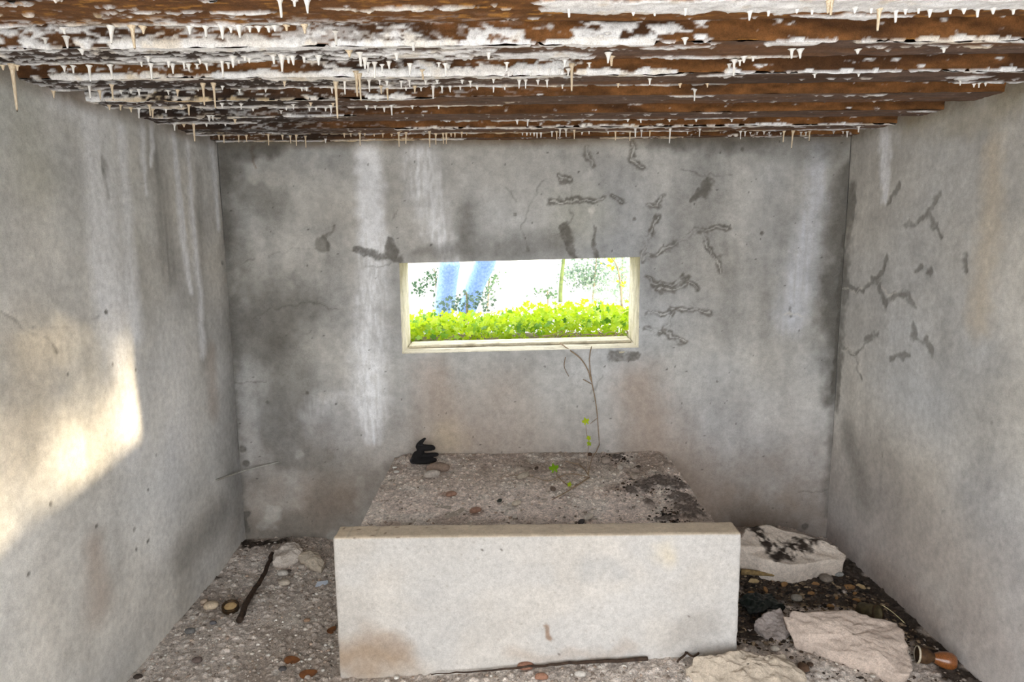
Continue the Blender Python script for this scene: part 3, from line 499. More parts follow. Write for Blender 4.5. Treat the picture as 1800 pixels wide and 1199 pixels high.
# ------------------------------------------------------------------ floor
SX0, SX1, SY0, SY1, SZ1 = -0.672, 0.868, 2.478, 2.592, 0.578      # front slab
PX0, PX1, PZ1 = -0.640, 0.862, 0.490                              # platform behind it
SOIL = lin(54, 44, 36); DUST = lin(206, 195, 186); DUSTD = lin(160, 147, 136); DUSTL = lin(228, 221, 213)
def Hf(X, Y):
    X = np.asarray(X, float); Y = np.asarray(Y, float)
    h = 0.012*(fbm(X*5, Y*5, 501, 4)-0.4)
    h = h + 0.075*sst(-0.6, 0.8, X)*sst(2.05, 2.44, Y)*sst(2.62, 2.5, Y)*sst(1.15, 0.9, X)
    right = sst(0.86, 0.95, X); h = h + right*(0.035*sst(2.3, 2.7, Y)*sst(1.74, 1.5, X) + 0.03*sst(2.9, 3.3, Y)*sst(1.76, 1.5, X))
    h = h + 0.03*sst(3.3, 3.6, Y)*sst(-0.9, -1.1, X)
    return h
def floor_tone(X, Y):
    a = fbm(X*3, Y*3, 511, 4); b = fbm(X*26, Y*26, 512, 4); c = fbm(X*9, Y*9, 513, 3)
    C = DUST*(0.72+0.55*b)[..., None]; C = mixc(C, DUSTD, sst(0.42, 0.68, a)*0.75); C = mixc(C, DUSTL, sst(0.55, 0.72, c)*0.55*sst(0.4, 0.6, b))
    s = np.zeros_like(X); wx = X+(fbm(X*12, Y*12, 514, 3)-.5)*0.16; wy = Y+(fbm(X*12, Y*12, 515, 3)-.5)*0.16
    for l, w_ in (([(1490, 1000), (1545, 1062), (1610, 1118)], .09), ([(1310, 1030), (1380, 1035), (1450, 1030), (1500, 1020)], .13), ([(1400, 1060), (1500, 1060), (1560, 1085)], .09), ([(1315, 1075), (1325, 1110)], .10), ([(1600, 1120), (1680, 1165), (1720, 1195)], .045), ([(1380, 1050), (1320, 1050)], .1)):
        stroke(s, wx, wy, [tuple(onZ(*p, 0.03)[:2]) for p in l], w_, 1.0, 0.5)
    stroke(s, wx, wy, [(1.73, 3.4), (1.73, 2.45)], 0.09, 1.0, 0.6)
    stroke(s, wx, wy, [(-1.46, 3.62), (-1.30, 3.64)], 0.06, 1.0, 0.6); stroke(s, wx, wy, [(-1.49, 3.3), (-1.49, 2.85)], 0.035, 0.8, 0.8)
    C = mixc(C, SOIL*(0.5+1.0*b[..., None]), np.clip(s, 0, 0.95))
    return C, s
def build_floor():
    b = MB()
    xs = np.linspace(XL-0.02, XR+0.02, 560); ys = np.concatenate([np.linspace(YF-0.02, 2.2, 60)[:-1], np.linspace(2.2, YB+0.02, 262)])
    X, Y = np.meshgrid(xs, ys, indexing='ij'); C, s = floor_tone(X, Y); Z = Hf(X, Y)
    fine = sst(2.1, 2.3, Y)
    d1, i1 = cells(X*26, Y*26, 520); d2, i2 = cells(X*60, Y*60, 525)
    Z += fine*(np.where(i1 > 0.55, 0.008*(1-sst(0.1, 0.45, d1)), 0) + np.where(i2 > 0.4, 0.004*(1-sst(0.1, 0.45, d2)), 0) + 0.006*s*(fbm(X*50, Y*50, 530, 2)-.3))
    C = C*(1+0.30*(i1-0.5)*(d1 < 0.35)*fine)[..., None]; C = C*(1+0.5*(i2-0.5)*(d2 < 0.38)*fine)[..., None]
    b.add(np.stack([X, Y, Z], -1), gridfaces(len(xs), len(ys)), C)
    b.add(boxv(XL-0.02, XR+0.02, YF-0.02, YB+0.02, -0.25, -0.03), BOXF)
    tag(link('floor', b.mesh('floor'), M_FLOOR), 'dusty concrete floor strewn with rubble and dark soil at right', 'floor', kind='structure')
build_floor()

# ------------------------------------------------------------------ platform and the slab across its front
def slab_tone(Q, n):
    X, Y, Z = Q[..., 0], Q[..., 1], Q[..., 2]
    a = fbm(X*2.5, Z*2.5+Y*3, 601, 4); b = fbm(X*12, Z*12+Y*12, 602, 4)
    C = lin(188, 183, 177)*(0.74+0.30*a+0.28*b)[..., None]
    C = mixc(C, lin(188, 186, 184), sst(0.45, 0.7, fbm(X*3.3, Z*4, 603, 3))*0.6)
    top = sst(0.45, 0.8, n[..., 2]); C = mixc(C, lin(196, 178, 152)*(0.8+0.4*b[..., None]), top*0.8)
    U = X+(fbm(X*9, Z*9, 604, 3)-.5)*0.1; V = Z+(fbm(X*9, Z*9, 605, 3)-.5)*0.1; fr = n[..., 1] < -0.5
    def st(pts, wd, amt, soft=1.0):
        return stroke(np.zeros_like(X), U, V, [(lambda q: (q[0], q[2]))(at(p[0], p[1], 1, SY0)) for p in pts], wd, amt, soft)*fr
    C = mixc(C, lin(150, 124, 96), st([(610, 1150), (690, 1160)], [0.14, 0.15], 0.75)); C = mixc(C, lin(150, 130, 112), st([(640, 1110), (690, 1130)], [0.08, 0.1], 0.5))
    C = mixc(C, lin(150, 144, 138), st([(1200, 1125), (1240, 1090)], [0.12, 0.09], 0.5)); C = mixc(C, lin(168, 168, 168), st([(1040, 1000), (1100, 1005)], [0.09, 0.07], 0.5))
    C = mixc(C, lin(172, 170, 168), st([(760, 1040)], [0.1, .1], 0.4)); C = mixc(C, lin(130, 96, 66), st([(971, 1090), (973, 1112)], [0.011, 0.014], 0.75, 0.7))
    C = mixc(C, lin(210, 196, 168), st([(1170, 965)], [0.08, .08], 0.5)); C = mixc(C, lin(168, 150, 134), st([(900, 1160), (1100, 1140)], [0.05, 0.05], 0.4))
    for p, r_ in (((942, 1050), .006), ((853, 963), .006), ((886, 960), .006), ((985, 1146), .008), ((1167, 1086), .006), ((1213, 1090), .006), ((691, 1073), .004)): C = mixc(C, lin(70, 60, 52), st([p], [r_, r_], 0.9, 0.6))
    d, iv = cells(X*26, Y*26, 610); C = mixc(C, lin(88, 66, 48), ((d < 0.16)*(iv > 0.72)*(n[..., 2] > 0.7)*sst(0.3, -0.6, X))*0.7)
    d, iv = cells(X*40, Z*40, 611); return mixc(C, lin(140, 130, 120), (d < 0.1)*(iv > 0.8)*0.35)
b = boxgrid((SX0, SY0, -0.01), (SX1, SY1, SZ1), 0.008, 0.014, slab_tone, 0.0025, 9)
tag(link('concrete_slab', b.mesh('concrete_slab'), M_SLAB), 'pale upright concrete slab across the front of the rubble-topped platform', 'slab')
def plat_tone(Q, n):
    X, Y, Z = Q[..., 0], Q[..., 1], Q[..., 2]; a = fbm(X*6+Y*5, Y*6+Z*7, 621, 4)
    return lin(170, 160, 148)*(0.7+0.55*a)[..., None]
b = boxgrid((PX0, SY1-0.004, -0.01), (PX1, YB-0.001, PZ1-0.006), 0.02, 0.012, plat_tone, 0.003, 12)
plat = link('concrete_platform', b.mesh('concrete_platform'), M_SLAB); tag(plat, 'low concrete platform against the back wall below the embrasure', 'platform')
def Hp(X, Y):
    X = np.asarray(X, float); Y = np.asarray(Y, float)
    e = np.minimum.reduce([X-PX0, PX1-X]); h = PZ1-0.004+0.014*(fbm(X*6, Y*6, 631, 4)-0.35)*sst(0, 0.05, e)
    return h + 0.02*sst(3.5, 3.68, Y)*sst(0.0, 0.06, e)
def plat_top():
    xs = np.linspace(PX0+0.002, PX1-0.002, 300); ys = np.linspace(SY1, YB-0.002, 222); X, Y = np.meshgrid(xs, ys, indexing='ij')
    a = fbm(X*4, Y*4, 641, 4); b = fbm(X*30, Y*30, 642, 4); c = fbm(X*8, Y*8, 643, 3)
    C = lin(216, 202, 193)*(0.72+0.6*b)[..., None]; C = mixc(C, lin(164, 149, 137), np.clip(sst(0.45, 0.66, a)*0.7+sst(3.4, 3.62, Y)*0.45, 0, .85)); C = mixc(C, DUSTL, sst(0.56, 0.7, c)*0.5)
    for p, r_, col in (((780, 870), .05, lin(142, 104, 82)), ((835, 900), .05, lin(150, 110, 88)), ((1080, 855), .09, lin(140, 112, 96)), ((900, 888), .07, lin(190, 180, 170))):
        q = onZ(*p, PZ1); C = mixc(C, col, stroke(np.zeros_like(X), X+(b-.5)*.05, Y+(c-.5)*.05, [(q[0], q[1])], [r_, r_], 0.6))
    m = np.zeros_like(X); wx = X+(b-.5)*0.09; wy = Y+(fbm(X*30, Y*30, 645, 3)-.5)*0.09
    for l, w_ in (([(1115, 862), (1135, 852)], .07), ([(1165, 845), (1190, 855)], .075), ([(1195, 875), (1215, 905)], .07), ([(1140, 885)], .03), ([(1160, 915), (1200, 912)], .03), ([(1085, 808)], .04)):
        stroke(m, wx, wy, [tuple(onZ(*p, PZ1)[:2]) for p in l], w_, 1.0, 0.4)
    C = mixc(C, lin(92, 82, 76)*(0.4+1.1*b[..., None]), np.clip(m*sst(.3,.6,b+.12), 0, .9))
    d1, i1 = cells(X*30, Y*30, 646); d2, i2 = cells(X*70, Y*70, 647)
    Z = Hp(X, Y)+np.where(i1 > 0.6, 0.007*(1-sst(0.1, 0.45, d1)), 0)+np.where(i2 > 0.4, 0.003*(1-sst(0.1, 0.45, d2)), 0)+m*0.016*(fbm(X*60, Y*60, 648, 2))
    C = C*(1+0.35*(i1-0.5)*(d1 < 0.35))[..., None]*(1+0.5*(i2-0.5)*(d2 < 0.38))[..., None]
    b2 = MB(); b2.add(np.stack([X, Y, Z], -1), gridfaces(len(xs), len(ys)), C)
    link('rubble_top', b2.mesh('rubble_top'), M_FLOOR, plat)['label'] = 'grey brown crumbled top strewn with dirt'
plat_top()

# ------------------------------------------------------------------ loose grit (uncountable)
ICO = None
def ico():
    global ICO
    if ICO is None:
        bm = bmesh.new(); bmesh.ops.create_icosphere(bm, subdivisions=1, radius=1.0); bm.verts.ensure_lookup_table()
        ICO = (np.array([v.co[:] for v in bm.verts]), np.array([[v.index for v in f.verts] for f in bm.faces])); bm.free()
    return ICO
def grit(name, n, sampler, hfun, smin, smax, cols, label, seed, elong=1.0, zdrop=0.3):
    r = np.random.default_rng(seed); V0, F0 = ico(); P = sampler(r, n); n = len(P)
    sz = smin*(smax/smin)**(r.random(n)**2.2); sc = sz[:, None]*np.stack([r.uniform(.8, 1.3, n)*elong, r.uniform(.6, 1.0, n)/max(1, elong*.6), r.uniform(.4, .8, n)], -1)
    ang = r.random(n)*6.283; V = V0[None]*(1+0.25*(r.random((n, len(V0), 1))-.5))*sc[:, None, :]
    c, s = np.cos(ang)[:, None], np.sin(ang)[:, None]; X = V[..., 0]*c-V[..., 1]*s; Y = V[..., 0]*s+V[..., 1]*c
    z = hfun(P[:, 0], P[:, 1]); W = np.stack([X+P[:, :1], Y+P[:, 1:2], V[..., 2]+(z+sc[:, 2]*zdrop)[:, None]], -1)
    F = (F0[None]+(np.arange(n)*len(V0))[:, None, None]).reshape(-1, 3)
    cc = np.array(cols)[r.integers(0, len(cols), n)]*r.uniform(.7, 1.25, (n, 1)); C = np.repeat(cc[:, None, :], len(V0), 1)
    o = link(name, raw_mesh(name, W, F, C, False), M_ROCK); return tag(o, label, 'gravel', kind='stuff')
def unif(x0, x1, y0, y1): return lambda r, n: np.stack([r.uniform(x0, x1, n), r.uniform(y0, y1, n)], -1)
GC = [lin(196, 188, 178), lin(176, 164, 154), lin(156, 144, 134), lin(216, 210, 202), lin(134, 122, 112), lin(180, 160, 144)]
SOILC = [lin(46, 38, 32), lin(62, 50, 40), lin(80, 66, 54), lin(38, 34, 32), lin(120, 104, 86), lin(150, 132, 108)]
grit('floor_gravel', 3600, unif(XL+0.02, SX0-0.01, 2.3, 3.68), Hf, 0.002, 0.011, GC, 'small grey gravel scattered on the floor left of the slab', 11)
grit('front_gravel', 1500, unif(SX0, 1.0, 2.25, 2.47), Hf, 0.002, 0.011, GC, 'small grey gravel along the foot of the pale slab', 12)
grit('right_gravel', 1300, unif(0.92, 1.74, 2.25, 2.75), Hf, 0.002, 0.010, GC[:3]+SOILC[:3], 'mixed gravel around the broken blocks at right', 13)
grit('dark_soil', 3600, unif(0.90, 1.72, 2.62, 3.2), Hf, 0.003, 0.013, SOILC, 'dark crumbly soil and bark bits between the broken blocks', 14, 1.5)
grit('platform_gravel', 3000, unif(PX0+0.02, PX1-0.02, SY1+0.02, YB-0.02), Hp, 0.0018, 0.009, GC, 'fine gravel and dirt lying over the platform top', 15)
def moss_s(r, n):
    out = []
    for p, s_ in (((1125, 857), .05), ((1178, 850), .06), ((1205, 890), .055), ((1085, 808), .03), ((1180, 913), .04)):
        q = onZ(*p, PZ1); out.append(r.normal(0, s_, (n//5, 2))*[1, 1.1]+q[:2])
    P = np.concatenate(out); return P[(P[:, 0] < PX1-0.015) & (P[:, 1] > SY1+0.02) & (P[:, 1] < YB-0.03)]
grit('dark_crumbs', 1100, moss_s, Hp, 0.003, 0.010, SOILC[:4], 'dark mossy crumbs at the right end of the platform top', 16)

# ------------------------------------------------------------------ broken concrete and stones
def rock(name, outline, thick, col, label, cat, seed=0, dome=0.02, rough=0.012, inset=0.06, under=lin(120, 108, 96), paint=None, group=None):
    P = np.array([onZ(*p) for p in outline]); n = 132; m = len(P); t = np.linspace(0, m, n, endpoint=False); i = t.astype(int); f = (t-i)[:, None]; f = f*f*(3-2*f)*0.4+f*0.6
    O = P[i % m]*(1-f)+P[(i+1) % m]*f; c = P.mean(0); r_ = np.random.default_rng(seed)
    O = O+(O-c)*((fbm(t*1.3, t*0+seed, seed, 3)-.5)*0.16)[:, None]; rings = []; kinds = []
    for s in np.linspace(0.02, 1, 30): rings.append(c+(O-c)*s); kinds.append((s, 0))
    for s in np.linspace(0.15, 1, 6):
        q = c+(O-c)*(1-inset*s); q[:, 2] = O[:, 2]-thick*s; rings.append(q); kinds.append((1, s))
    q = c+(O-c)*0.02; q[:, 2] = (O[:, 2]-thick).mean(); rings.append(q); kinds.append((0, 1))
    V = np.array(rings); S_ = np.array([k[0] for k in kinds])[:, None]; D_ = np.array([k[1] for k in kinds])[:, None]
    nz = fbm(V[..., 0]*14, V[..., 1]*14+V[..., 2]*9, seed+3, 4)-.5; nf = fbm(V[..., 0]*50+V[..., 2]*40, V[..., 1]*50+V[..., 2]*30, seed+4, 3)-.5
    V[..., 2] += np.where(D_ == 0, dome*(1-S_**2)+rough*2*nz*sst(1.1, .8, S_)+rough*0.6*nf, rough*nz*(D_ < 1))
    V[..., :2] += ((V-c)[..., :2])*(nz*0.10+nf*0.07)[..., None]*(S_ > .9)[..., None]
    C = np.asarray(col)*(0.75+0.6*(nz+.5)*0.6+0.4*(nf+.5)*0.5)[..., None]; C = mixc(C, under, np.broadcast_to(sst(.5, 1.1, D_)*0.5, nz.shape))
    if paint: C = paint(V, C, D_)
    k = len(V); idx = np.arange(k*n).reshape(k, n); nx = np.roll(idx, -1, 1)
    F = np.stack([idx[:-1], idx[1:], nx[1:], nx[:-1]], -1).reshape(-1, 4)
    base = c.copy(); base[2] = V[..., 2].min(); V = V-base
    o = link(name, raw_mesh(name, V, F, C), M_ROCK, loc=base); return tag(o, label, cat, group)
def paintA(V, C, D):
    m = np.zeros(V.shape[:2]); wx = V[..., 0]+(fbm(V[..., 0]*40, V[..., 1]*40, 702, 3)-.5)*.07; wy = V[..., 1]+(fbm(V[..., 0]*40, V[..., 1]*40, 703, 3)-.5)*.07
    stroke(m, wx, wy, [tuple(onZ(*p, .2)[:2]) for p in ((1318, 935), (1345, 955), (1370, 965), (1400, 955), (1430, 948))], [.03, .05, .06, .06, .03], 1, .5)
    return mixc(C, lin(50, 42, 36)*(0.5+fbm(V[..., 0]*70, V[..., 1]*70, 704, 2)[..., None]), np.where(D == 0, m, 0)*sst(.38, .56, fbm(V[..., 0]*45, V[..., 1]*45, 705, 3)+.06))
rock('concrete_chunk', [(1300, 945, .22), (1312, 926, .25), (1345, 920, .25), (1385, 934, .22), (1440, 948, .20), (1472, 962, .17), (1490, 976, .14), (1484, 984, .13), (1440, 988, .14), (1390, 994, .15), (1350, 988, .155), (1310, 974, .17), (1298, 962, .2)], 0.13, lin(196, 184, 172), 'flat broken concrete chunk with dark moss in the right rear corner', 'concrete chunk', 3, 0.0, 0.012, 0.10, lin(196, 188, 178), paintA)
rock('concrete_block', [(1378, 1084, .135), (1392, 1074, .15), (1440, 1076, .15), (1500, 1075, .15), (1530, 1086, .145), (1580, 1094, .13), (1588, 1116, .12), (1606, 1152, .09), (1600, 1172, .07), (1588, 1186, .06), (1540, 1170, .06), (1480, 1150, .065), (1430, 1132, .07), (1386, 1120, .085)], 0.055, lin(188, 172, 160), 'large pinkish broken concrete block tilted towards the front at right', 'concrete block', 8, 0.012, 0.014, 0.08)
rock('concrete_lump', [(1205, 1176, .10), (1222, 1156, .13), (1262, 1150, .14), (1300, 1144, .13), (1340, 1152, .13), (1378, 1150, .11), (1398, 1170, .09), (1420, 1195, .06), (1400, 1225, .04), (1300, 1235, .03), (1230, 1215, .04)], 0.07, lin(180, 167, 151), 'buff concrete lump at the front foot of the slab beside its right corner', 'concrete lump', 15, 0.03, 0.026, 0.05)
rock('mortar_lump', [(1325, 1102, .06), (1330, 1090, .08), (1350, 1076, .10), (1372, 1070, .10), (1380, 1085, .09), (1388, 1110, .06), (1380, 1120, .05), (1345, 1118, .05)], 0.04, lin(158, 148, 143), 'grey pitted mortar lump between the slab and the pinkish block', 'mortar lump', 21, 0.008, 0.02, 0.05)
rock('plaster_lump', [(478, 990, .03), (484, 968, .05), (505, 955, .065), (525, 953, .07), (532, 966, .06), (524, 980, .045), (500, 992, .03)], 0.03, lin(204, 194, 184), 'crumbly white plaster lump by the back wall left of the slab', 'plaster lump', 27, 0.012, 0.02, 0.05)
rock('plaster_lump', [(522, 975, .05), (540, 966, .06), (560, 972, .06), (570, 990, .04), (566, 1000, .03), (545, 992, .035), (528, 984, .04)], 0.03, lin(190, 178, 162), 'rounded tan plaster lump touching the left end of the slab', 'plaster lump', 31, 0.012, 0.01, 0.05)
def stone(name, px, py, wpx, asp, col, label, cat='stone', z=None, flat=0.55, seed=0, ang=0.0, hf=None, mat=None, group=None, jag=0.25):
    hf = hf or Hf; q = onZ(px, py, z if z is not None else 0.02)
    for _ in range(3): q = onZ(px, py, (float(hf(q[0], q[1])) if z is None else z)+0.004)
    rad = wpx/2*q[1]/F_PX; r_ = np.random.default_rng(seed+int(px)); bm = bmesh.new(); bmesh.ops.create_icosphere(bm, subdivisions=2, radius=1.0)
    V = np.array([v.co[:] for v in bm.verts]); F = [[v.index for v in f.verts] for f in bm.faces]; bm.free()
    nz = sum(np.sin(V@r_.normal(0, 2.2, 3)+r_.random()*6)*0.3 for _ in range(4)); V = V*(1+jag*0.5*nz)[:, None]; V = np.sign(V)*np.abs(V)**0.9
    V = V*np.array([rad, rad*asp, rad*flat]); V[:, 2] = np.maximum(V[:, 2], -rad*flat*0.45); C = np.asarray(col)*(0.85+0.12*nz)[:, None]
    zb = float(hf(q[0], q[1])) if z is None else z
    o = link(name, raw_mesh(name, V, np.array(F), C, jag < 0.2), mat or M_ROCK, loc=(q[0], q[1], zb+rad*flat*0.40+0.006), rot=(0, 0, ang)); return tag(o, label, cat, group)
stone('stone', 371, 1068, 28, 0.8, lin(216, 196, 170), 'pale buff rounded stone beside the black rimmed tin', seed=1, jag=.15)
stone('stone', 359, 1060, 16, 0.8, lin(196, 176, 156), 'small buff stone behind the pale rounded one near the left wall', seed=2, jag=.15)
stone('stone', 334, 1112, 22, 0.6, lin(116, 114, 112), 'dark slate grey stone at the foot of the left wall', seed=3)
stone('stone', 375, 1097, 14, 0.6, lin(104, 103, 106), 'small blue grey stone in front of the tin', seed=4)
stone('stone', 697, 1193, 11, 0.9, lin(236, 232, 224), 'white pebble at the lower left foot of the slab', seed=5, jag=.15)
stone('stone', 1400, 1054, 22, 0.85, lin(158, 152, 142), 'smooth grey oval pebble on the dark soil', seed=6, jag=.1)
stone('stone', 1362, 1143, 18, 0.8, lin(206, 200, 190), 'small white wedge stone behind the buff lump', seed=7)
stone('stone', 1534, 1190, 10, 0.9, lin(214, 206, 196), 'tiny white pebble below the pinkish block', seed=8, jag=.15)
stone('stone', 1412, 1176, 22, 1.3, lin(112, 88, 70), 'brown pointed stone between the buff lump and pinkish block', seed=9)
stone('stone', 1424, 1170, 12, 1.0, lin(84, 66, 54), 'small dark brown stone beside the brown pointed one', seed=10)
stone('stone', 498, 1010, 22, 0.8, lin(206, 200, 192), 'pale stone in front of the white plaster lump', seed=11)
stone('stone', 500, 1027, 22, 0.8, lin(200, 188, 172), 'pale yellowish stone below the plaster lumps', seed=12)
stone('stone', 530, 998, 14, 0.9, lin(190, 180, 170), 'small pale stone before the tan plaster lump', seed=13)
stone('stone', 508, 1005, 9, 0.9, lin(90, 80, 74), 'small dark stone between the pale stones', seed=14)
stone('stone', 540, 1092, 12, 0.9, lin(164, 134, 110), 'small brown stone on the floor left of the slab', seed=15)
stone('stone', 347, 1163, 20, 0.7, lin(112, 98, 92), 'dull brown stone on the open floor at lower left', seed=16)
stone('stone', 243, 1192, 18, 0.6, lin(66, 56, 50), 'dark stone in the left wall corner at the bottom edge', seed=17)
stone('stone', 497, 1178, 16, 0.7, lin(84, 80, 80), 'dark grey stone between the two brown leaves', seed=18)
stone('stone', 1452, 1020, 26, 0.8, lin(132, 122, 112), 'grey flat stone on dark soil below the mossy chunk', seed=19)
stone('stone', 1474, 1012, 18, 0.7, lin(150, 150, 146), 'pale grey stone at the right end of the mossy chunk', seed=20)
BR = plain('brick', lin(150, 96, 72), lin(120, 72, 54), 60, 0.9, 0.4)
stone('brick_shard', 924, 1175, 32, 0.5, lin(158, 116, 96), 'red brick shard at the foot of the slab near its middle', 'brick shard', seed=21)
stone('brick_shard', 952, 1193, 28, 0.4, lin(164, 122, 100), 'orange brick shard at the bottom edge below the slab', 'brick shard', seed=22)
stone('brick_shard', 1020, 1188, 24, 0.5, lin(206, 200, 192), 'pale mortar shard in front of the slab', 'mortar shard', seed=23)
for i, (px, py, wd, asp, col, lab) in enumerate(((694, 823, 9, .8, lin(222, 218, 210), 'upper white pebble at the left end of the platform'), (697, 831, 11, .7, lin(220, 214, 206), 'lower white pebble at the left end of the platform'),
        (770, 828, 44, .5, lin(156, 136, 122), 'brown stone half buried in front of the glove'), (760, 838, 34, .5, lin(198, 188, 178), 'pale flat stone below the half buried brown one'), (793, 871, 22, .6, lin(160, 126, 108), 'reddish shard left of the platform middle'), (836, 900, 24, .6, lin(160, 126, 108), 'reddish shard near the front edge of the platform'),
        (908, 887, 20, .6, lin(206, 194, 176), 'cream stone at the middle of the platform'), (920, 840, 30, .35, lin(190, 178, 162), 'thin pale stone by the trailing stem'), (1035, 912, 26, .35, lin(212, 204, 192), 'whitish oblong chip at the platform front'), (1022, 920, 20, .5, lin(84, 80, 80), 'dark chip left of the whitish oblong one'),
        (878, 882, 13, .6, lin(64, 66, 58), 'small dark stone at the middle of the platform'), (943, 825, 12, .5, lin(86, 72, 62), 'small brown stone behind the green leaf'), (1000, 886, 14, .6, lin(190, 180, 170), 'small pale stone right of the cream one'), (905, 910, 14, .7, lin(200, 192, 182), 'small pale stone at the platform front'), (1065, 812, 26, .7, lin(172, 158, 148), 'grey pink stone by the foot of the vine'),
        (1090, 824, 22, .5, lin(196, 186, 176), 'pale stone right of the vine foot'), (1115, 840, 24, .6, lin(176, 162, 150), 'grey stone behind the dark moss'), (972, 862, 18, .6, lin(120, 104, 92), 'dull brown stone below the green leaf'), (1122, 822, 10, .8, lin(80, 70, 62), 'small dark stone against the wall'))):
    stone('stone', px, py, wd, asp, col, lab, 'stone', None, 0.5, 40+i, 0.1*i, Hp, jag=.2)
M_SH = plain('glazed_shard', lin(176, 184, 198), lin(196, 202, 212), 20, 0.4, 0.05)
def flake(name, px, py, pts, wpx, mat, label, cat, hf=Hf, ang=0.0, tilt=0.15, th=0.004, z=None, curl=0.0, parent=None):
    q = onZ(px, py, 0.02)
    for _ in range(3): q = onZ(px, py, (float(hf(q[0], q[1])) if z is None else z)+0.006)
    s = wpx*q[1]/F_PX; n = len(pts); P = np.array(pts)*s; V = np.concatenate([np.c_[P, curl*s*(P[:, 0]/s)**2+th], np.c_[P, curl*s*(P[:, 0]/s)**2], [[0, 0, th]], [[0, 0, 0]]])
    F = [(i, (i+1) % n, 2*n) for i in range(n)]+[(n+(i+1) % n, n+i, 2*n+1) for i in range(n)]+[(i, n+i, n+(i+1) % n, (i+1) % n) for i in range(n)]
    o = link(name, raw_mesh(name, V, F, None, False), mat, parent, loc=(q[0], q[1], q[2]), rot=(tilt, 0, ang)); return tag(o, label, cat) if label else o
SHARD = [(-.5, -.35), (-.1, -.2), (.3, -.1), (.5, .1), (.45, .35), (-.2, .25), (-.45, .2)]
flake('pottery_shard', 566, 1027, SHARD, 22, M_SH, 'pale blue glazed shard close to the left end of the slab', 'shard', tilt=.4)
OV = [(math.cos(a)*.5*(1.0), math.sin(a)*.24*(1.15-.35*math.cos(a))) for a in np.linspace(0, 6.283, 14, endpoint=False)]
M_LB = plain('dead_leaf', lin(124, 78, 42), lin(84, 52, 30), 30, 0.6, 0.3)
for px, py, a, wd, lab in ((514, 1161, -.15, 32, 'orange brown dead leaf on the floor left of the slab'), (542, 1185, .35, 34, 'reddish brown dead leaf nearest the bottom edge'), (583, 1108, 1.2, 24, 'dark brown dead leaf tucked against the left side of slab')):
    o = flake('dead_leaf', px, py, OV, wd, M_LB, lab, 'leaf', ang=a, tilt=.35, th=.0015, curl=.25); link('petiole', raw_mesh('petiole', boxv(-.028, -.016, -.0012, .0012, .0, .003), BOXF), M_LB, o)
M_CHIP = [plain('bark_chip', lin(150, 116, 76), lin(112, 82, 54), 50, 0.85, 0.4), plain('wood_chip', lin(186, 166, 128), lin(150, 128, 92), 50, 0.85, 0.4)]
CH = [(-.5, -.2), (-.1, -.28), (.35, -.15), (.5, .05), (.2, .25), (-.3, .2)]
for i, (px, py, wd, a, lab) in enumerate(((1425, 1044, 16, .1, 'tan bark chip right of the grey oval pebble'), (1492, 1033, 24, .0, 'orange bark chip near the right wall'), (1513, 1032, 20, -1.0, 'pale splinter leaning at the right wall corner'), (1434, 1027, 14, -.6, 'yellowish wood chip below the mossy chunk'), (1325, 1022, 20, -.3, 'pale wood chip near the slab under the mossy chunk'),
        (1505, 1056, 16, -.4, 'brown bark chip beside the round olive can'), (1345, 1037, 18, 1.2, 'brown upright bark chip near the slab'), (1460, 1066, 14, -.6, 'pale wood chip behind the pinkish block'), (1320, 1043, 14, 0, 'pinkish chip at the right side of the slab'), (1378, 1028, 18, .5, 'pale forked splinter on the dark soil'), (1502, 1044, 10, .3, 'small orange chip under the orange bark chip'), (1470, 1052, 10, .8, 'small yellow chip left of the olive can'))):
    flake('wood_chip', px, py, CH, wd, M_CHIP[(i+1) % 2 if 'pale' in lab or 'yellow' in lab else 0], lab, 'wood chip', ang=a, tilt=.45, th=.006)

# ------------------------------------------------------------------ tubes: sticks, twigs, vine, wire
def tube(pts, rad, ns=8, cap=True):
    pts = np.array(pts, float); rad = np.broadcast_to(np.asarray(rad, float), (len(pts),)); V = []; F = []
    T = np.gradient(pts, axis=0); up = np.array([0.13, 0.21, 0.97])
    for i, p in enumerate(pts):
        t = T[i]/np.linalg.norm(T[i]); a = np.cross(t, up)
        if np.linalg.norm(a) < 0.2: a = np.cross(t, [1, 0, 0])
        a /= np.linalg.norm(a); b_ = np.cross(t, a)
        for j in range(ns): an = 6.2832*j/ns; V.append(p+rad[i]*(math.cos(an)*a+math.sin(an)*b_))
    for i in range(len(pts)-1):
        for j in range(ns): F.append((i*ns+j, i*ns+(j+1) % ns, (i+1)*ns+(j+1) % ns, (i+1)*ns+j))
    if cap: F.append(tuple(range(ns))[::-1]); F.append(tuple((len(pts)-1)*ns+j for j in range(ns)))
    return np.array(V), F
def tubeobj(name, pts, rad, mat, label=None, cat=None, parent=None, ns=8):
    V, F = tube(pts, rad, ns); o = link(name, raw_mesh(name, V, F), mat, parent); return tag(o, label, cat) if label else o
def spline(pts, n=24, jit=0.0, seed=0):
    P = np.array(pts, float); t = np.linspace(0, len(P)-1, n); i = np.minimum(t.astype(int), len(P)-2); f = (t-i)[:, None]
    a = P[np.maximum(i-1, 0)]; b_ = P[i]; c = P[i+1]; d = P[np.minimum(i+2, len(P)-1)]
    Q = 0.5*(2*b_+(c-a)*f+(2*a-5*b_+4*c-d)*f*f+(3*b_-a-3*c+d)*f**3)
    return Q+np.random.default_rng(seed).normal(0, jit, Q.shape) if jit else Q
M_WOOD = plain('dark_wet_wood', lin(74, 58, 46), lin(44, 34, 28), 60, 0.85, 0.5); M_TWIG = plain('dry_twig', lin(168, 148, 124), lin(130, 108, 86), 80, 0.85, 0.3); M_GST = plain('grey_stick', lin(176, 174, 166), lin(150, 148, 140), 60, 0.9, 0.3)
A_ = onZ(478, 972, .035); B_ = onZ(420, 1092, .022)
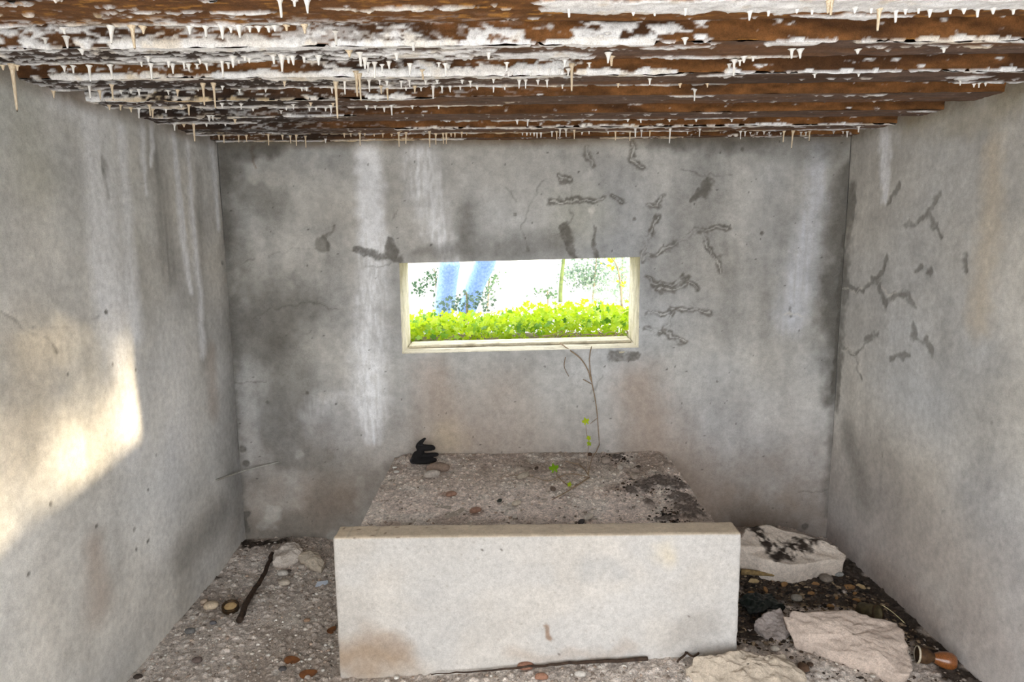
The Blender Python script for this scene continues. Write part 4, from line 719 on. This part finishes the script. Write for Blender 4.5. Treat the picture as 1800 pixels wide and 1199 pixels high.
stk = tubeobj('stick', spline([A_, A_*.6+B_*.4+[.012, 0, .0], A_*.3+B_*.7-[.004, 0, 0], B_], 26, .0015, 3), np.linspace(.009, .015, 26), M_WOOD, 'dark straight stick lying on the floor near the left wall', 'stick')
kn = A_*.35+B_*.65; tubeobj('stub', [kn, kn+[.03, .0, .006]], [.005, .003], M_WOOD, parent=stk)
tubeobj('stick', spline([at(378, 845, 0, XL), at(425, 829, 1, 3.62), at(490, 812, 1, YB)], 14), np.linspace(.0065, .003, 14), M_GST, 'thin grey stick wedged across the left rear corner', 'stick')
def ground_line(pl, hf, dz=.006): return [np.array([*(lambda q: (q[0], q[1], float(hf(q[0], q[1]))+dz))(onZ(px, py, float(hf(*onZ(px, py, 0.03)[:2]))))]) for px, py in pl]
tubeobj('twig', spline([np.array([q[0], min(q[1], SY0-.02), max(q[2], float(Hf(q[0], min(q[1], SY0-.02)))+.016)]) for q in ground_line([(760, 1186), (850, 1178), (950, 1172), (1030, 1163), (1133, 1156)], Hf, .02)], 30, .0015, 5), np.linspace(.002, .008, 30), M_WOOD, 'long dark twig lying along the foot of the slab', 'twig')
tubeobj('twig', spline(ground_line([(1190, 1172), (1208, 1160), (1222, 1150)], Hf, .02), 10, .001, 6), .004, M_WOOD, 'short dark twig between the long twig and buff lump', 'twig')
tubeobj('twig', spline(ground_line([(1200, 1158), (1216, 1164), (1228, 1161)], Hf, .022), 10, .001, 7), .004, M_WOOD, 'crossing dark twig against the buff lump', 'twig')
tubeobj('wood_strip', spline(ground_line([(1303, 1013), (1350, 1018), (1400, 1022)], Hf, .03), 12, .001, 8), np.linspace(.014, .008, 12), plain('yellow_wood', lin(150, 126, 84), lin(104, 86, 58), 60, .85, .4), 'yellowish split branch under the front of the mossy chunk', 'branch')
tubeobj('twig', spline(ground_line([(1500, 1138), (1460, 1130), (1420, 1120), (1395, 1128)], Hf, .012), 12, .001, 9), .004, M_WOOD, 'dark twig running under the pinkish block', 'twig')
M_WIRE = plain('bright_wire', lin(200, 190, 150), lin(150, 140, 110), 40, .3, 0, 1.0)
wq = onZ(1545, 1063, .09); tubeobj('wire', spline([wq+[-.02, .02, -.05], wq, wq+[.04, -.03, -.015], wq+[.08, -.07, -.05]], 16), .0022, M_WIRE, 'glinting bent wire at the foot of the right wall', 'wire')

# ------------------------------------------------------------------ lathe things: tin, can, jar
def lathe(prof, n=28):
    V = []; F = []
    for (r_, z) in prof:
        for j in range(n): a = 6.2832*j/n; V.append((r_*math.cos(a), r_*math.sin(a), z))
    for i in range(len(prof)-1):
        for j in range(n): F.append((i*n+j, i*n+(j+1) % n, (i+1)*n+(j+1) % n, (i+1)*n+j))
    return V, F
M_RTIN = plain('blackened_tin', lin(54, 46, 38), lin(92, 70, 46), 70, .6, .4, .6); M_FILL = plain('dry_fill', lin(200, 170, 124), lin(168, 138, 96), 60, .8, .3)
q = onZ(405, 1066, .02); r0 = 15*q[1]/F_PX
tin = link('tin', None, loc=(q[0], q[1], float(Hf(q[0], q[1])))); tin.rotation_euler = (.25, .1, 0); tag(tin, 'small round blackened tin holding dried tan paint on the left floor', 'tin')
V, F = lathe([(r0*.9, 0), (r0, .004), (r0, .026), (r0*1.04, .029), (r0*.98, .031), (r0*.80, .029), (r0*.78, .016)]); link('body', raw_mesh('body', V, F), M_RTIN, tin)
V, F = lathe([(0.0001, .024), (r0*.4, .025), (r0*.81, .021)]); link('dried_fill', raw_mesh('dried_fill', V, F), M_FILL, tin)['label'] = 'tan dried paint'
q = onZ(1533, 1072, .08); r0 = 17*q[1]/F_PX; M_OLV = plain('olive_tin', lin(92, 84, 58), lin(62, 52, 38), 50, .6, .3, .3)
can = link('tin_can', None, loc=(q[0], q[1], float(Hf(q[0], q[1]))+r0*.9)); can.rotation_euler = (1.25, .25, .5); tag(can, 'round olive brown can end on the soil at the foot of right wall', 'can')
V, F = lathe([(.0001, .022), (r0*.8, .020), (r0*.84, .026), (r0, .026), (r0, .0), (r0*.98, -.03), (r0, -.05), (.0001, -.05)]); link('body', raw_mesh('body', V, F), M_OLV, can)
V, F = lathe([(r0*.96, .024), (r0*1.05, .026), (r0*1.05, .031), (r0*.96, .031)]); link('rim', raw_mesh('rim', V, F), M_RTIN, can)
# amber jar on its side, axis along +x
q = onZ(1612, 1150, .05); s = q[1]/F_PX
M_AMB, nt, bb, N = nodes('rusty_amber_glass'); nz = N('ShaderNodeTexNoise', i_Scale=40.0, i_Detail=5.0); cr = N('ShaderNodeValToRGB'); nt.links.new(nz.outputs[0], cr.inputs[0]); nt.links.new(cr.outputs[0], bb.inputs['Base Color'])
cr.color_ramp.elements[0].position = .35; cr.color_ramp.elements[0].color = (*lin(64, 40, 24), 1); cr.color_ramp.elements[1].position = .68; cr.color_ramp.elements[1].color = (*lin(164, 98, 48), 1); bb.inputs['Roughness'].default_value = .3; bb.inputs['Coat Weight'].default_value = .35
jar = link('jar', None, loc=(q[0], q[1], float(Hf(q[0], q[1]))+17*s)); jar.rotation_euler = (0, math.radians(96), math.radians(-14)); tag(jar, 'rusty amber glass jar lying on its side against the right wall', 'jar')
V, F = lathe([(15.2*s, -1*s), (16.5*s, 0), (16.5*s, 2.2*s), (15*s, 2.6*s)]); link('rim', raw_mesh('rim', V, F), plain('pale_rim', lin(200, 190, 170), lin(160, 146, 120), 50, .5, .2), jar)['label'] = 'pale thin rim'
V, F = lathe([(.0001, 1*s), (14*s, 0.5*s), (15.3*s, 3*s), (15*s, 12*s), (13*s, 20*s), (9*s, 25*s), (8.5*s, 30*s)]); link('collar', raw_mesh('collar', V, F), plain('rusty_collar', lin(92, 68, 44), lin(62, 44, 30), 60, .7, .4, .3), jar)['label'] = 'dull brown collar'
V, F = lathe([(8.6*s, 29*s), (11*s, 34*s), (14.5*s, 42*s), (16*s, 52*s), (15.5*s, 60*s), (12*s, 66*s), (.0001, 67*s)]); link('bulb', raw_mesh('bulb', V, F), M_AMB, jar)['label'] = 'shiny amber bulb'
# crumpled black green plastic
M_PL = plain('dark_plastic', lin(26, 34, 30), lin(14, 18, 18), 20, .3, .1)
V0 = []; qs = onZ(1332, 1062, .06); g = np.linspace(-1, 1, 34); GX, GY = np.meshgrid(g*.085, g*.06, indexing='ij'); GZ = .03+.05*(fbm(GX*30, GY*30, 801, 3)-.4)
F = gridfaces(34, 34); V = np.concatenate([np.stack([GX, GY, GZ], -1).reshape(-1, 3), np.stack([GX, GY, GZ-.004], -1).reshape(-1, 3)]); F = np.concatenate([F, gridfaces(34, 34, None, True, 34*34)])
tag(link('plastic_scrap', raw_mesh('plastic_scrap', V, F), M_PL, loc=(qs[0]+.01, qs[1], float(Hf(qs[0], qs[1]))), rot=(.1, 0, .2)), 'crumpled black green plastic scrap beside the right end of slab', 'plastic scrap')

# ------------------------------------------------------------------ glove
def capsule_chain(bm_v, bm_f, pts, rad, ns=12):
    P = spline(pts, 5*len(pts)); R_ = np.interp(np.linspace(0, 1, len(P)), np.linspace(0, 1, len(rad)), rad)
    T0 = P[0]-P[1]; T0 /= np.linalg.norm(T0); T1 = P[-1]-P[-2]; T1 /= np.linalg.norm(T1)
    ext0 = [(P[0]+T0*R_[0]*math.sin(a), R_[0]*math.cos(a)) for a in (1.45, 1.0, .5)]; ext1 = [(P[-1]+T1*R_[-1]*math.sin(a), R_[-1]*math.cos(a)) for a in (.5, 1.0, 1.45)]
    PP = [e[0] for e in ext0]+list(P)+[e[0] for e in ext1]; RR = [e[1] for e in ext0]+list(R_)+[e[1] for e in ext1]
    V, F = tube(PP, np.array(RR), ns); o = sum(len(v) for v in bm_v); bm_v.append(V); bm_f.extend([tuple(i+o for i in f) for f in F])
def blend_mesh(name, chains, vox, mat, parent=None, smooth=6):
    v, f = [], []
    for c in chains: capsule_chain(v, f, np.array(c[0], float), c[1])
    o = link(name, raw_mesh(name, np.concatenate(v), f), mat, parent); r_ = o.modifiers.new('remesh', 'REMESH'); r_.mode = 'VOXEL'; r_.voxel_size = vox; r_.use_smooth_shade = True
    s_ = o.modifiers.new('smooth', 'SMOOTH'); s_.iterations = smooth; s_.factor = .5; return o
gq = onZ(744, 813, .505); u = gq[1]/F_PX/15.0
def gp(x, y, d=0.0): return np.array([(x-660)*u, d, (975-y)*u+.004])
M_GL = plain('black_glove', lin(24, 23, 24), lin(38, 36, 36), 300, .85, .5, 0, .2)
glove = link('glove', None, loc=(gq[0], gq[1], float(Hp(gq[0], gq[1]))-.002)); tag(glove, 'black work glove standing on the platform with its thumb raised', 'glove')
blend_mesh('shell', [
    ([gp(540, 480), gp(600, 560), gp(560, 680), gp(480, 790)], [80*u, 108*u, 112*u, 95*u]), ([gp(470, 690), gp(420, 830), gp(390, 880)], [85*u, 100*u, 80*u]),
    ([gp(600, 500), gp(760, 510), gp(900, 510), gp(945, 520)], [95*u, 92*u, 85*u, 62*u]),            # index, thick and bent
    ([gp(520, 720), gp(750, 730), gp(900, 712), gp(1035, 705)], [80*u, 74*u, 68*u, 58*u]),
    ([gp(450, 880), gp(650, 890), gp(820, 880), gp(975, 860)], [85*u, 88*u, 80*u, 62*u]),
    ([gp(480, 800, .035), gp(700, 810, .04), gp(900, 800, .04)], [80*u, 70*u, 55*u]),
    ([gp(560, 430), gp(620, 350), gp(680, 290), gp(725, 255)], [80*u, 62*u, 42*u, 32*u])], .0026, M_GL, glove, 3)
V, F = tube(spline([gp(400, 770, -.012), gp(330, 840, -.01), gp(345, 915, -.008), gp(420, 930, -.012)], 12), 26*u, 7); link('cuff_seam', raw_mesh('cuff_seam', V, F), plain('grey_seam', lin(58, 56, 58), lin(40, 38, 40), 80, .8, .2), glove)['label'] = 'dark grey elastic cuff'
V, F = tube(spline([gp(540, 400, -.015), gp(610, 410, -.017), gp(670, 405, -.015)], 8), 16*u, 6); link('knuckle_band', raw_mesh('knuckle_band', V, F), bpy.data.materials['grey_seam'], glove)

# ------------------------------------------------------------------ ivy leaves, vine down the wall
def leaf_mesh(name, mat, seed):
    r_ = random.Random(seed); pts = []
    lob = [(0, .06), (25, .42), (50, .50), (72, .30), (95, .50), (125, .66), (150, .42), (180, .82)]
    full = [(a, d) for a, d in lob]+[(360-a, d) for a, d in lob[::-1][1:-1]]
    for a, d in full: d *= r_.uniform(.9, 1.1); an = math.radians(a); pts.append((d*math.sin(an), -d*math.cos(an)))
    V = [(0, .1, .03)]+[(x, y, .10*abs(x)*r_.uniform(.3, 1.2)-.22*(x*x+y*y)*.6) for x, y in pts]; n = len(pts)
    me = raw_mesh(name, V, [(0, 1+i, 1+(i+1) % n) for i in range(n)], None, False); me.materials.append(mat); return me
M_IVY = leaf_mat('ivy_green', lin(96, 150, 20), lin(186, 206, 40), .45); M_IVYD = leaf_mat('ivy_dark', lin(60, 104, 22), lin(110, 156, 30), .35)
LF = [leaf_mesh('leaf', M_IVY, i) for i in range(4)]+[leaf_mesh('leaf', M_IVYD, 9+i) for i in range(2)]
def put_leaf(parent, P, size, face, roll, me):
    d = Vector(face).normalized(); qd = d.to_track_quat('Z', 'Y'); e = (qd @ Matrix.Rotation(roll, 3, 'Z').to_quaternion()).to_euler()
    return link('leaf', me, None, parent, P, e, (size, size, size))
vine = link('ivy_vine', None); tag(vine, 'thin ivy vine trailing from the sill down the wall onto the platform', 'vine')
WY = YB-0.010
def wl(pl, off=0.0): return [at(px, py, 1, WY-off) for px, py in pl]
def pl_(pl): return [np.array([*(lambda q: (q[0], q[1], float(Hp(q[0], q[1]))+.008))(onZ(px, py, PZ1))]) for px, py in pl]
sill_p = [np.array([at(985, 608, 1, YB+.10)[0], YB+.12, WZ0+.02])]
for pts, r0, r1 in ((sill_p+wl([(1005, 618), (1022, 632), (1034, 652), (1040, 672)]), .0028, .002), (wl([(1040, 609), (1036, 630), (1038, 655), (1041, 676), (1046, 700), (1050, 730), (1052, 760), (1053, 785)])+pl_([(1040, 812), (1034, 838)]), .0022, .0016),
        (wl([(1034, 650), (1038, 668)]), .002, .002), (wl([(1025, 667), (1041, 676)]), .002, .0015), (wl([(994, 628), (992, 645), (1000, 662)]), .0015, .001),
        (pl_([(1036, 842), (1010, 858), (990, 870), (970, 880)]), .003, .0015), (pl_([(1035, 838), (1020, 820), (995, 815)]), .0025, .0015), (pl_([(1006, 861), (990, 850), (980, 840)])+[at(977, 830, 1, 3.30)], .002, .0012),
        (pl_([(1036, 842), (1000, 835), (965, 848), (940, 842), (910, 838), (880, 842)]), .0018, .001), (wl([(1050, 735), (1038, 745)]), .0012, .001)):
    tubeobj('stem', spline(pts, 18), np.linspace(r0*1.35, r1*1.35, 18), M_TWIG, parent=vine, ns=6)
tubeobj('stem', spline(pl_([(1034, 836)])+[at(1033, 800, 1, 3.5), at(1035, 780, 1, 3.5), at(1031, 762, 1, 3.52), at(1030, 748, 1, 3.52)], 16), .0014, M_TWIG, parent=vine, ns=6)
for px, py, y_, wd, rl in ((1030, 742, 3.52, 13, .3), (1036, 770, 3.5, 9, 1.6), (1036, 779, 3.49, 9, 2.4), (974, 825, 3.30, 17, .2), (1002, 852, 3.2, 9, 1.0)):
    P = at(px, py, 1, y_); put_leaf(vine, tuple(P), wd*y_/F_PX*.95, (random.uniform(-.3, .3), -1, random.uniform(.2, .7)), rl, LF[px % 4])
stone('seed_head', 1037, 798, 8, 1.0, lin(82, 60, 46), 'small brown seed head at the foot of the vine', 'seed head', PZ1+.05, 1.0, 77, 0, Hp, jag=.15)
bpy.data.objects['seed_head'].location = tuple(at(1037, 799, 1, 3.49)); bpy.data.objects['seed_head'].parent = vine
del bpy.data.objects['seed_head']['label']; del bpy.data.objects['seed_head']['category']

# ------------------------------------------------------------------ outside the embrasure
GZ0 = 1.06
def Hg(X, Y): X = np.asarray(X, float); Y = np.asarray(Y, float); return GZ0 + 0.10*(fbm(X*1.3, Y*1.3, 901, 3)-.5)*sst(4.2, 6, Y) - 0.17*sst(4.5, 5.1, Y)
gx = np.linspace(-14, 14, 90); gy = np.concatenate([np.linspace(YB+.325, 6, 30)[:-1], np.linspace(6, 34, 60)]); X, Y = np.meshgrid(gx, gy, indexing='ij')
C = lin(206, 200, 170)*(0.7+.6*fbm(X*2, Y*2, 905, 4))[..., None]; C = mixc(C, lin(96, 84, 56), sst(5.2, 4.6, Y)*.95)
b = MB(); b.add(np.stack([X, Y, Hg(X, Y)], -1), gridfaces(len(gx), len(gy)), C); b.add(boxv(-14, 14, YB+.322, 34, .3, .95), BOXF)
tag(link('ground', b.mesh('ground'), M_FLOOR), 'bright overgrown ground outside the embrasure', 'ground', kind='structure')
b = MB(); xs = np.linspace(-16, 16, 60); ys = np.linspace(-30, YF-.021, 60); X, Y = np.meshgrid(xs, ys, indexing='ij'); b.add(np.stack([X, Y, 0*X-.03], -1), gridfaces(60, 60), lin(224, 223, 220)*(0.85+.3*fbm(X, Y, 911, 4))[..., None])
tag(link('unseen_bounce_ground', b.mesh('unseen_bounce_ground'), M_FLOOR), 'unseen ground before the bunker entrance, made pale to bounce light', 'ground', kind='structure')  # unseen ground, toned pale to bounce light up to the ceiling
ivy = link('ivy_patch', None, loc=(0.06, YB+.4, GZ0)); tag(ivy, 'dense bright green ivy growing along the outer edge of the embrasure sill', 'ivy')
def ivy_env(x): return .11 + .012*math.sin(x*5+1)+.014*math.sin(x*11) + .055*math.exp(-((x-.52)/.16)**2) + .02*(x > .1)
r_ = random.Random(31)
for i in range(300):
    x = r_.uniform(-.66, .80); y = YB+.345+.45*r_.random()**1.3; hmax = ivy_env(x)*(0.6+.9*(y-YB-.3)); z = GZ0+.035+hmax*r_.random()**.7
    if i % 9 == 0: z += .03
    o = put_leaf(None, (x, y, z), r_.uniform(.026, .048), (r_.uniform(-.8, .8), -.7+r_.uniform(-.4, .5), r_.uniform(.2, 1.1)), r_.uniform(0, 6.28), LF[r_.randrange(6) if i % 3 else r_.randrange(4)])
    o.parent = ivy; o.matrix_parent_inverse = Matrix.Translation((-.06, -YB-.4, -GZ0))
def leaf_mass(name, n, sampler, size, mat, parent, seed):
    r = np.random.default_rng(seed); P = sampler(r, n); n = len(P); me0 = LF[0]; V0 = np.array([v.co[:] for v in me0.vertices]); F0 = np.array([list(p.vertices) for p in me0.polygons])
    A = r.normal(0, 1, (n, 3)); A /= np.linalg.norm(A, axis=1)[:, None]; B = np.cross(A, r.normal(0, 1, (n, 3))); B /= np.linalg.norm(B, axis=1)[:, None]; Cc = np.cross(A, B)
    s = size*r.uniform(.6, 1.3, (n, 1, 1)); W = (V0[None, :, :1]*A[:, None]+V0[None, :, 1:2]*B[:, None]+V0[None, :, 2:]*Cc[:, None])*s+P[:, None]
    F = (F0[None]+(np.arange(n)*len(V0))[:, None, None]).reshape(-1, 3); o = link(name, raw_mesh(name, W, F, None, False), mat, parent); o['kind'] = 'stuff'; return o
def under(r, n):
    x = r.uniform(-.76, .90, n); y = YB+.42+r.random(n)*.6; return np.stack([x, y, GZ0+.01+r.random(n)*np.array([ivy_env(a) for a in x])*1.15], -1)
leaf_mass('undergrowth', 2200, under, .034, M_IVY, ivy, 41)
r_ = random.Random(5)
for i in range(16):
    x = r_.uniform(.15, .72); p = [(x, YB+.335+.03*r_.random(), GZ0+.03), (x+r_.uniform(-.06, .06), YB+.34, GZ0+.05+.03*r_.random()), (x+r_.uniform(-.14, .14), YB+.37, GZ0+.04)]
    o = tubeobj('twig', spline(p, 8), .0022, M_TWIG, parent=ivy, ns=5)
for o in ivy.children:
    if o.name.startswith(('twig', 'undergrowth')): o.matrix_parent_inverse = Matrix.Translation((-.06, -YB-.4, -GZ0))
# hanging sprays of leaves beyond the right jamb and scattered shrubs
M_FAR = leaf_mat('grey_green', lin(62, 84, 70), lin(140, 162, 138), .3); M_FARD = leaf_mat('deep_green', lin(40, 66, 46), lin(92, 120, 84), .25); M_BARK = plain('bark', lin(150, 142, 120), lin(112, 100, 78), 20, .9, .5)
def shrub(name, base, blobs, n, size, mat, label, seed, stems, cat='shrub'):
    t = link(name, None, loc=base); tag(t, label, cat, None); inv = Matrix.Translation([-c for c in base])
    def smp(r, n_):
        out = [r.normal(0, 1, (max(1, int(n_*wt)), 3))*np.array(sg)+np.array(c) for c, sg, wt in blobs]; P = np.concatenate(out); return P[P[:, 2] > GZ0+.02]
    o = leaf_mass('foliage', n, smp, size, mat, t, seed); o.matrix_parent_inverse = inv
    for p, r0, r1 in stems: o = tubeobj('stem', spline(p, 14), np.linspace(r0, r1, 14), M_BARK, parent=t, ns=7); o.matrix_parent_inverse = inv
def W_(px, py, y): return tuple(at(px, py, 1, y))
def stem_from(px, y, *via): g = at(px, 520, 1, y); return [np.array([g[0], y, float(Hg(g[0], y))])]+[np.array(v) for v in via]
def sh(name, y, bl, n, size, mat, label, seed, sx, top, cat='shrub'):
    g = at(sx, 520, 1, y); base = (g[0], y, float(Hg(g[0], y)))
    blobs = [(W_(px, py, y), (sp*y/F_PX, .12, sq*y/F_PX), wt) for px, py, sp, sq, wt in bl]
    shrub(name, base, blobs, n, size, mat, label, seed, [([np.array(base), np.array(W_((sx+top[0])/2+3, (520+top[1])/2, y)), np.array(W_(*top, y))], .012, .004)], cat)
sh('shrub', 6.2, [(765, 488, 8, 7, .3), (742, 500, 10, 5, .2), (738, 513, 6, 4, .15), (782, 520, 10, 7, .35)], 240, .026, M_FARD, 'sparse dark leaved shrub left of the jeans outside', 51, 765, (762, 470))
sh('shrub', 7.0, [(855, 505, 10, 10, .35), (850, 525, 12, 6, .35), (865, 490, 9, 10, .3)], 220, .024, M_FARD, 'sparse shrub right of the jeans outside', 52, 855, (858, 480))
sh('shrub', 6.8, [(955, 515, 10, 5, .5), (970, 520, 6, 4, .5)], 80, .026, M_FARD, 'small lone shrub in the bright middle of the view', 53, 962, (958, 512))
sh('shrub', 4.95, [(795, 535, 18, 9, .5), (845, 528, 14, 12, .5)], 230, .022, M_FAR, 'pale low shrub in front of the jeans outside', 57, 820, (815, 520))
sh('tree', 7.5, [(1045, 470, 22, 20, .4), (1030, 490, 18, 12, .3), (1005, 478, 12, 8, .15), (1050, 500, 14, 16, .15)], 1100, .026, M_FAR, 'grey green young tree outside right of centre', 54, 1040, (1050, 400), 'tree')
sh('tree', 6.4, [(1090, 470, 8, 16, .4), (1092, 505, 8, 22, .4), (1060, 520, 14, 18, .2)], 800, .024, M_FAR, 'slim leafy sapling outside near the right jamb', 55, 1092, (1090, 400), 'tree')
sh('tree', 5.4, [(1072, 462, 9, 6, .45), (1090, 495, 8, 6, .3), (1066, 455, 8, 5, .25)], 26, .034, M_IVY, 'bright green hanging spray outside at the upper right', 56, 1098, (1074, 450), 'sapling')
t0 = at(985, 600, 1, 7.2); t1 = at(1000, 380, 1, 7.2)
slim = link('slim_tree', None, loc=(t0[0], 7.2, GZ0-.05)); tag(slim, 'slim mossy tree leaning outside right of the bright gap', 'tree')
o = tubeobj('trunk', spline([(t0[0], 7.2, GZ0-.05), tuple(at(986, 500, 1, 7.2)), tuple(at(991, 455, 1, 7.2)), tuple(t1)], 16), np.linspace(.024, .014, 16), plain('mossy_bark', lin(104, 120, 70), lin(76, 88, 52), 12, .9, .4), parent=slim); o.matrix_parent_inverse = Matrix.Translation((-t0[0], -7.2, -GZ0+.05))

# ------------------------------------------------------------------ person in jeans walking outside (legs show through the embrasure)
py_ = 5.35; pc = at(812, 500, 1, py_); gz = float(Hg(pc[0], py_)); person = link('person', None, loc=(pc[0], py_, gz)); tag(person, 'person in blue jeans stepping through the undergrowth outside', 'person')
def W2(px, py, dy=0.0): q = at(px, py, 1, py_+dy); return np.array([q[0]-pc[0], q[1]-py_, q[2]-gz])
M_SKIN = plain('skin', lin(206, 164, 140), lin(196, 150, 126), 20, .6, .05); M_JEAN = plain('denim', lin(120, 150, 212), lin(158, 184, 228), 60, .85, .3); M_SHIRT = plain('pale_shirt', lin(206, 208, 210), lin(190, 194, 200), 30, .85, .2); M_SHOE = plain('boot', lin(70, 60, 50), lin(52, 44, 38), 40, .7, .2); M_HAIR = plain('hair', lin(70, 52, 38), lin(50, 38, 28), 120, .7, .4)
hip = np.array([.02, 0, .92]); kL = W2(792, 446, -.14); aL = W2(780, 548, -.04); kR = W2(856, 446, .10); aR = W2(820, 545, .20); aL[2] = max(aL[2], .09); aR[2] = max(aR[2], .12)
hL = hip+[-.09, -.02, -.02]; hR = hip+[.09, .02, -.02]; chest = hip+[-.02, 0, .36]; neck = hip+[-.03, 0, .54]; head = hip+[-.05, 0, .68]
shL = chest+[-.19, 0, .10]; shR = chest+[.19, 0, .10]; eL = shL+[-.06, -.08, -.27]; eR = shR+[.07, .06, -.27]; wL = eL+[-.04, -.16, -.17]; wR = eR+[-.02, -.08, -.24]
ch = [([hip, (hip+chest)/2, chest], [.145, .13, .155]), ([chest, neck], [.13, .055]), ([neck, head-[0, 0, .03], head+[0, 0, .03]], [.052, .082, .092]), ([head+[0, -.09, -.02], head+[0, -.105, -.03]], [.014, .014]), ([head+[0, -.07, -.07], head+[0, -.075, -.08]], [.03, .028]),
      ([hL, kL, aL], [.088, .062, .042]), ([hR, kR, aR], [.088, .062, .042])]
for sgn_, s0, e0, w0 in ((-1, shL, eL, wL), (1, shR, eR, wR)):
    ch.append(([s0-[sgn_*.06, 0, 0], s0, e0, w0], [.06, .052, .042, .029])); dv = (w0-e0)/np.linalg.norm(w0-e0); sd_ = np.cross(dv, [0, 1, 0]); sd_ /= np.linalg.norm(sd_); fw = np.cross(sd_, dv)
    ch.append(([w0, w0+dv*.05, w0+dv*.09], [.026, .036, .034]))
    for k_, ln in ((-1.5, .062), (-.5, .08), (.5, .086), (1.5, .074)): b0 = w0+dv*.09+fw*k_*.018; ch.append(([b0, b0+dv*ln*.55+sd_*.012, b0+dv*ln+sd_*.032], [.0095, .009, .0075]))
    b0 = w0+dv*.03+fw*(-.036); ch.append(([b0, b0+dv*.035+fw*(-.022), b0+dv*.065+fw*(-.026)], [.012, .0105, .009]))
blend_mesh('body', ch, .009, M_SKIN, person, 2)
blend_mesh('jeans', [([hip+[0, 0, .06], hip-[0, 0, .06]], [.152, .15]), ([hL, kL, (kL+aL)/2, aL], [.105, .083, .078, .082]), ([hR, kR, (kR+aR)/2, aR], [.105, .083, .078, .078])], .012, M_JEAN, person, 3)
sh_ = blend_mesh('shirt', [([hip+[0, 0, .05], (hip+chest)/2, chest], [.158, .145, .168]), ([shL, eL, (eL+wL)/2], [.066, .056, .05]), ([shR, eR, (eR+wR)/2], [.066, .056, .05]), ([chest+[0, 0, .03], neck-[0, 0, .05]], [.15, .075]), ([shL, chest+[0, 0, .1], shR], [.064, .11, .064])], .012, M_SHIRT, person, 3)
for a_ in (aL, aR): blend_mesh('boot', [([a_+[0, .03, -.04], a_+[-.01, -.05, -.055], a_+[-.02, -.15, -.065]], [.046, .044, .036]), ([a_, a_-[0, 0, .03]], [.05, .048])], .009, M_SHOE, person, 2)
blend_mesh('hair', [([head+[0, .02, .05], head+[0, .04, .0]], [.092, .088]), ([head+[0, -.03, .085], head+[0, .03, .09]], [.06, .065])], .009, M_HAIR, person, 2)

# ------------------------------------------------------------------ unseen bank and tree added to shape the sun patch
xs = np.linspace(1.6, 9, 60); ys = np.linspace(-4.6, -2.2, 30); X, Y = np.meshgrid(xs, ys, indexing='ij')
tk = lambda d, z: (lambda t: (XL+S[0]*t, z+S[2]*t))((d+3.02)/-S[1])
(xa, za), (xb, zb_) = tk(1.93, .846), tk(2.71, .953)
ridge = np.interp(X, [1.6, xa-.6, xa, xb, xb+1.2, 9], [.9, za-.28, za, zb_, zb_+.2, zb_+.3]); prof = sst(-2.2, -3.0, Y)*sst(-4.6, -3.05, Y)
Z = ridge*prof*(1+.012*(fbm(X*6, Y*6, 921, 3)-.5))-.04
b = MB(); b.add(np.stack([X, Y, Z], -1), gridfaces(60, 30), lin(120, 112, 84)*(0.7+.5*fbm(X*3, Y*3, 922, 3))[..., None])
tag(link('sun_mask_bank', b.mesh('sun_mask_bank'), M_FLOOR), 'unseen sloping earth bank added to cut the lower edge of the sun patch', 'bank', kind='structure')

def beam(d, z, t): return np.array([XL, d, z])+np.array(S)*t          # point towards the sun from a place on the left wall
def sun_mask_crown(r, n):
    d = r.uniform(0.9, 3.3, n); z = .78+1.1*r.random(n)**.75; t = r.uniform(15, 18, n)
    m_ = n//3; z[:m_] = r.uniform(1.16, 1.75, m_)
    gap = (np.hypot((d-2.68)/.15, (z-1.01)/.12) < 1) | (np.hypot((d-2.72)/.07, (z-1.16)/.13) < 1) | (np.hypot((d-2.33)/.08, (z-.96)/.07) < 1)  # leaf openings placed to let through the bright spots of the patch
    cl = fbm(d*3.2, z*3.2, 931, 3); keep = ~gap & (cl > .24)
    P = np.array([beam(a, b_, c) for a, b_, c in zip(d, z, t)]); return P[keep]
tb = beam(2.1, 1.2, 16.5); tree = link('sun_mask_tree', None, loc=(tb[0], tb[1], -.03)); tag(tree, 'unseen leafy tree added to dapple the low sun', 'tree'); inv = Matrix.Translation((-tb[0], -tb[1], .03))
o = leaf_mass('foliage', 3600, sun_mask_crown, .06, M_FARD, tree, 61); o.matrix_parent_inverse = inv  # leaves of the added unseen tree
o = tubeobj('trunk', spline([(tb[0]+.6, tb[1]-.5, -.03), (tb[0]+.5, tb[1]-.4, 1.4), (tb[0], tb[1], 4.2)], 12), np.linspace(.07, .03, 12), M_BARK, parent=tree); o.matrix_parent_inverse = inv
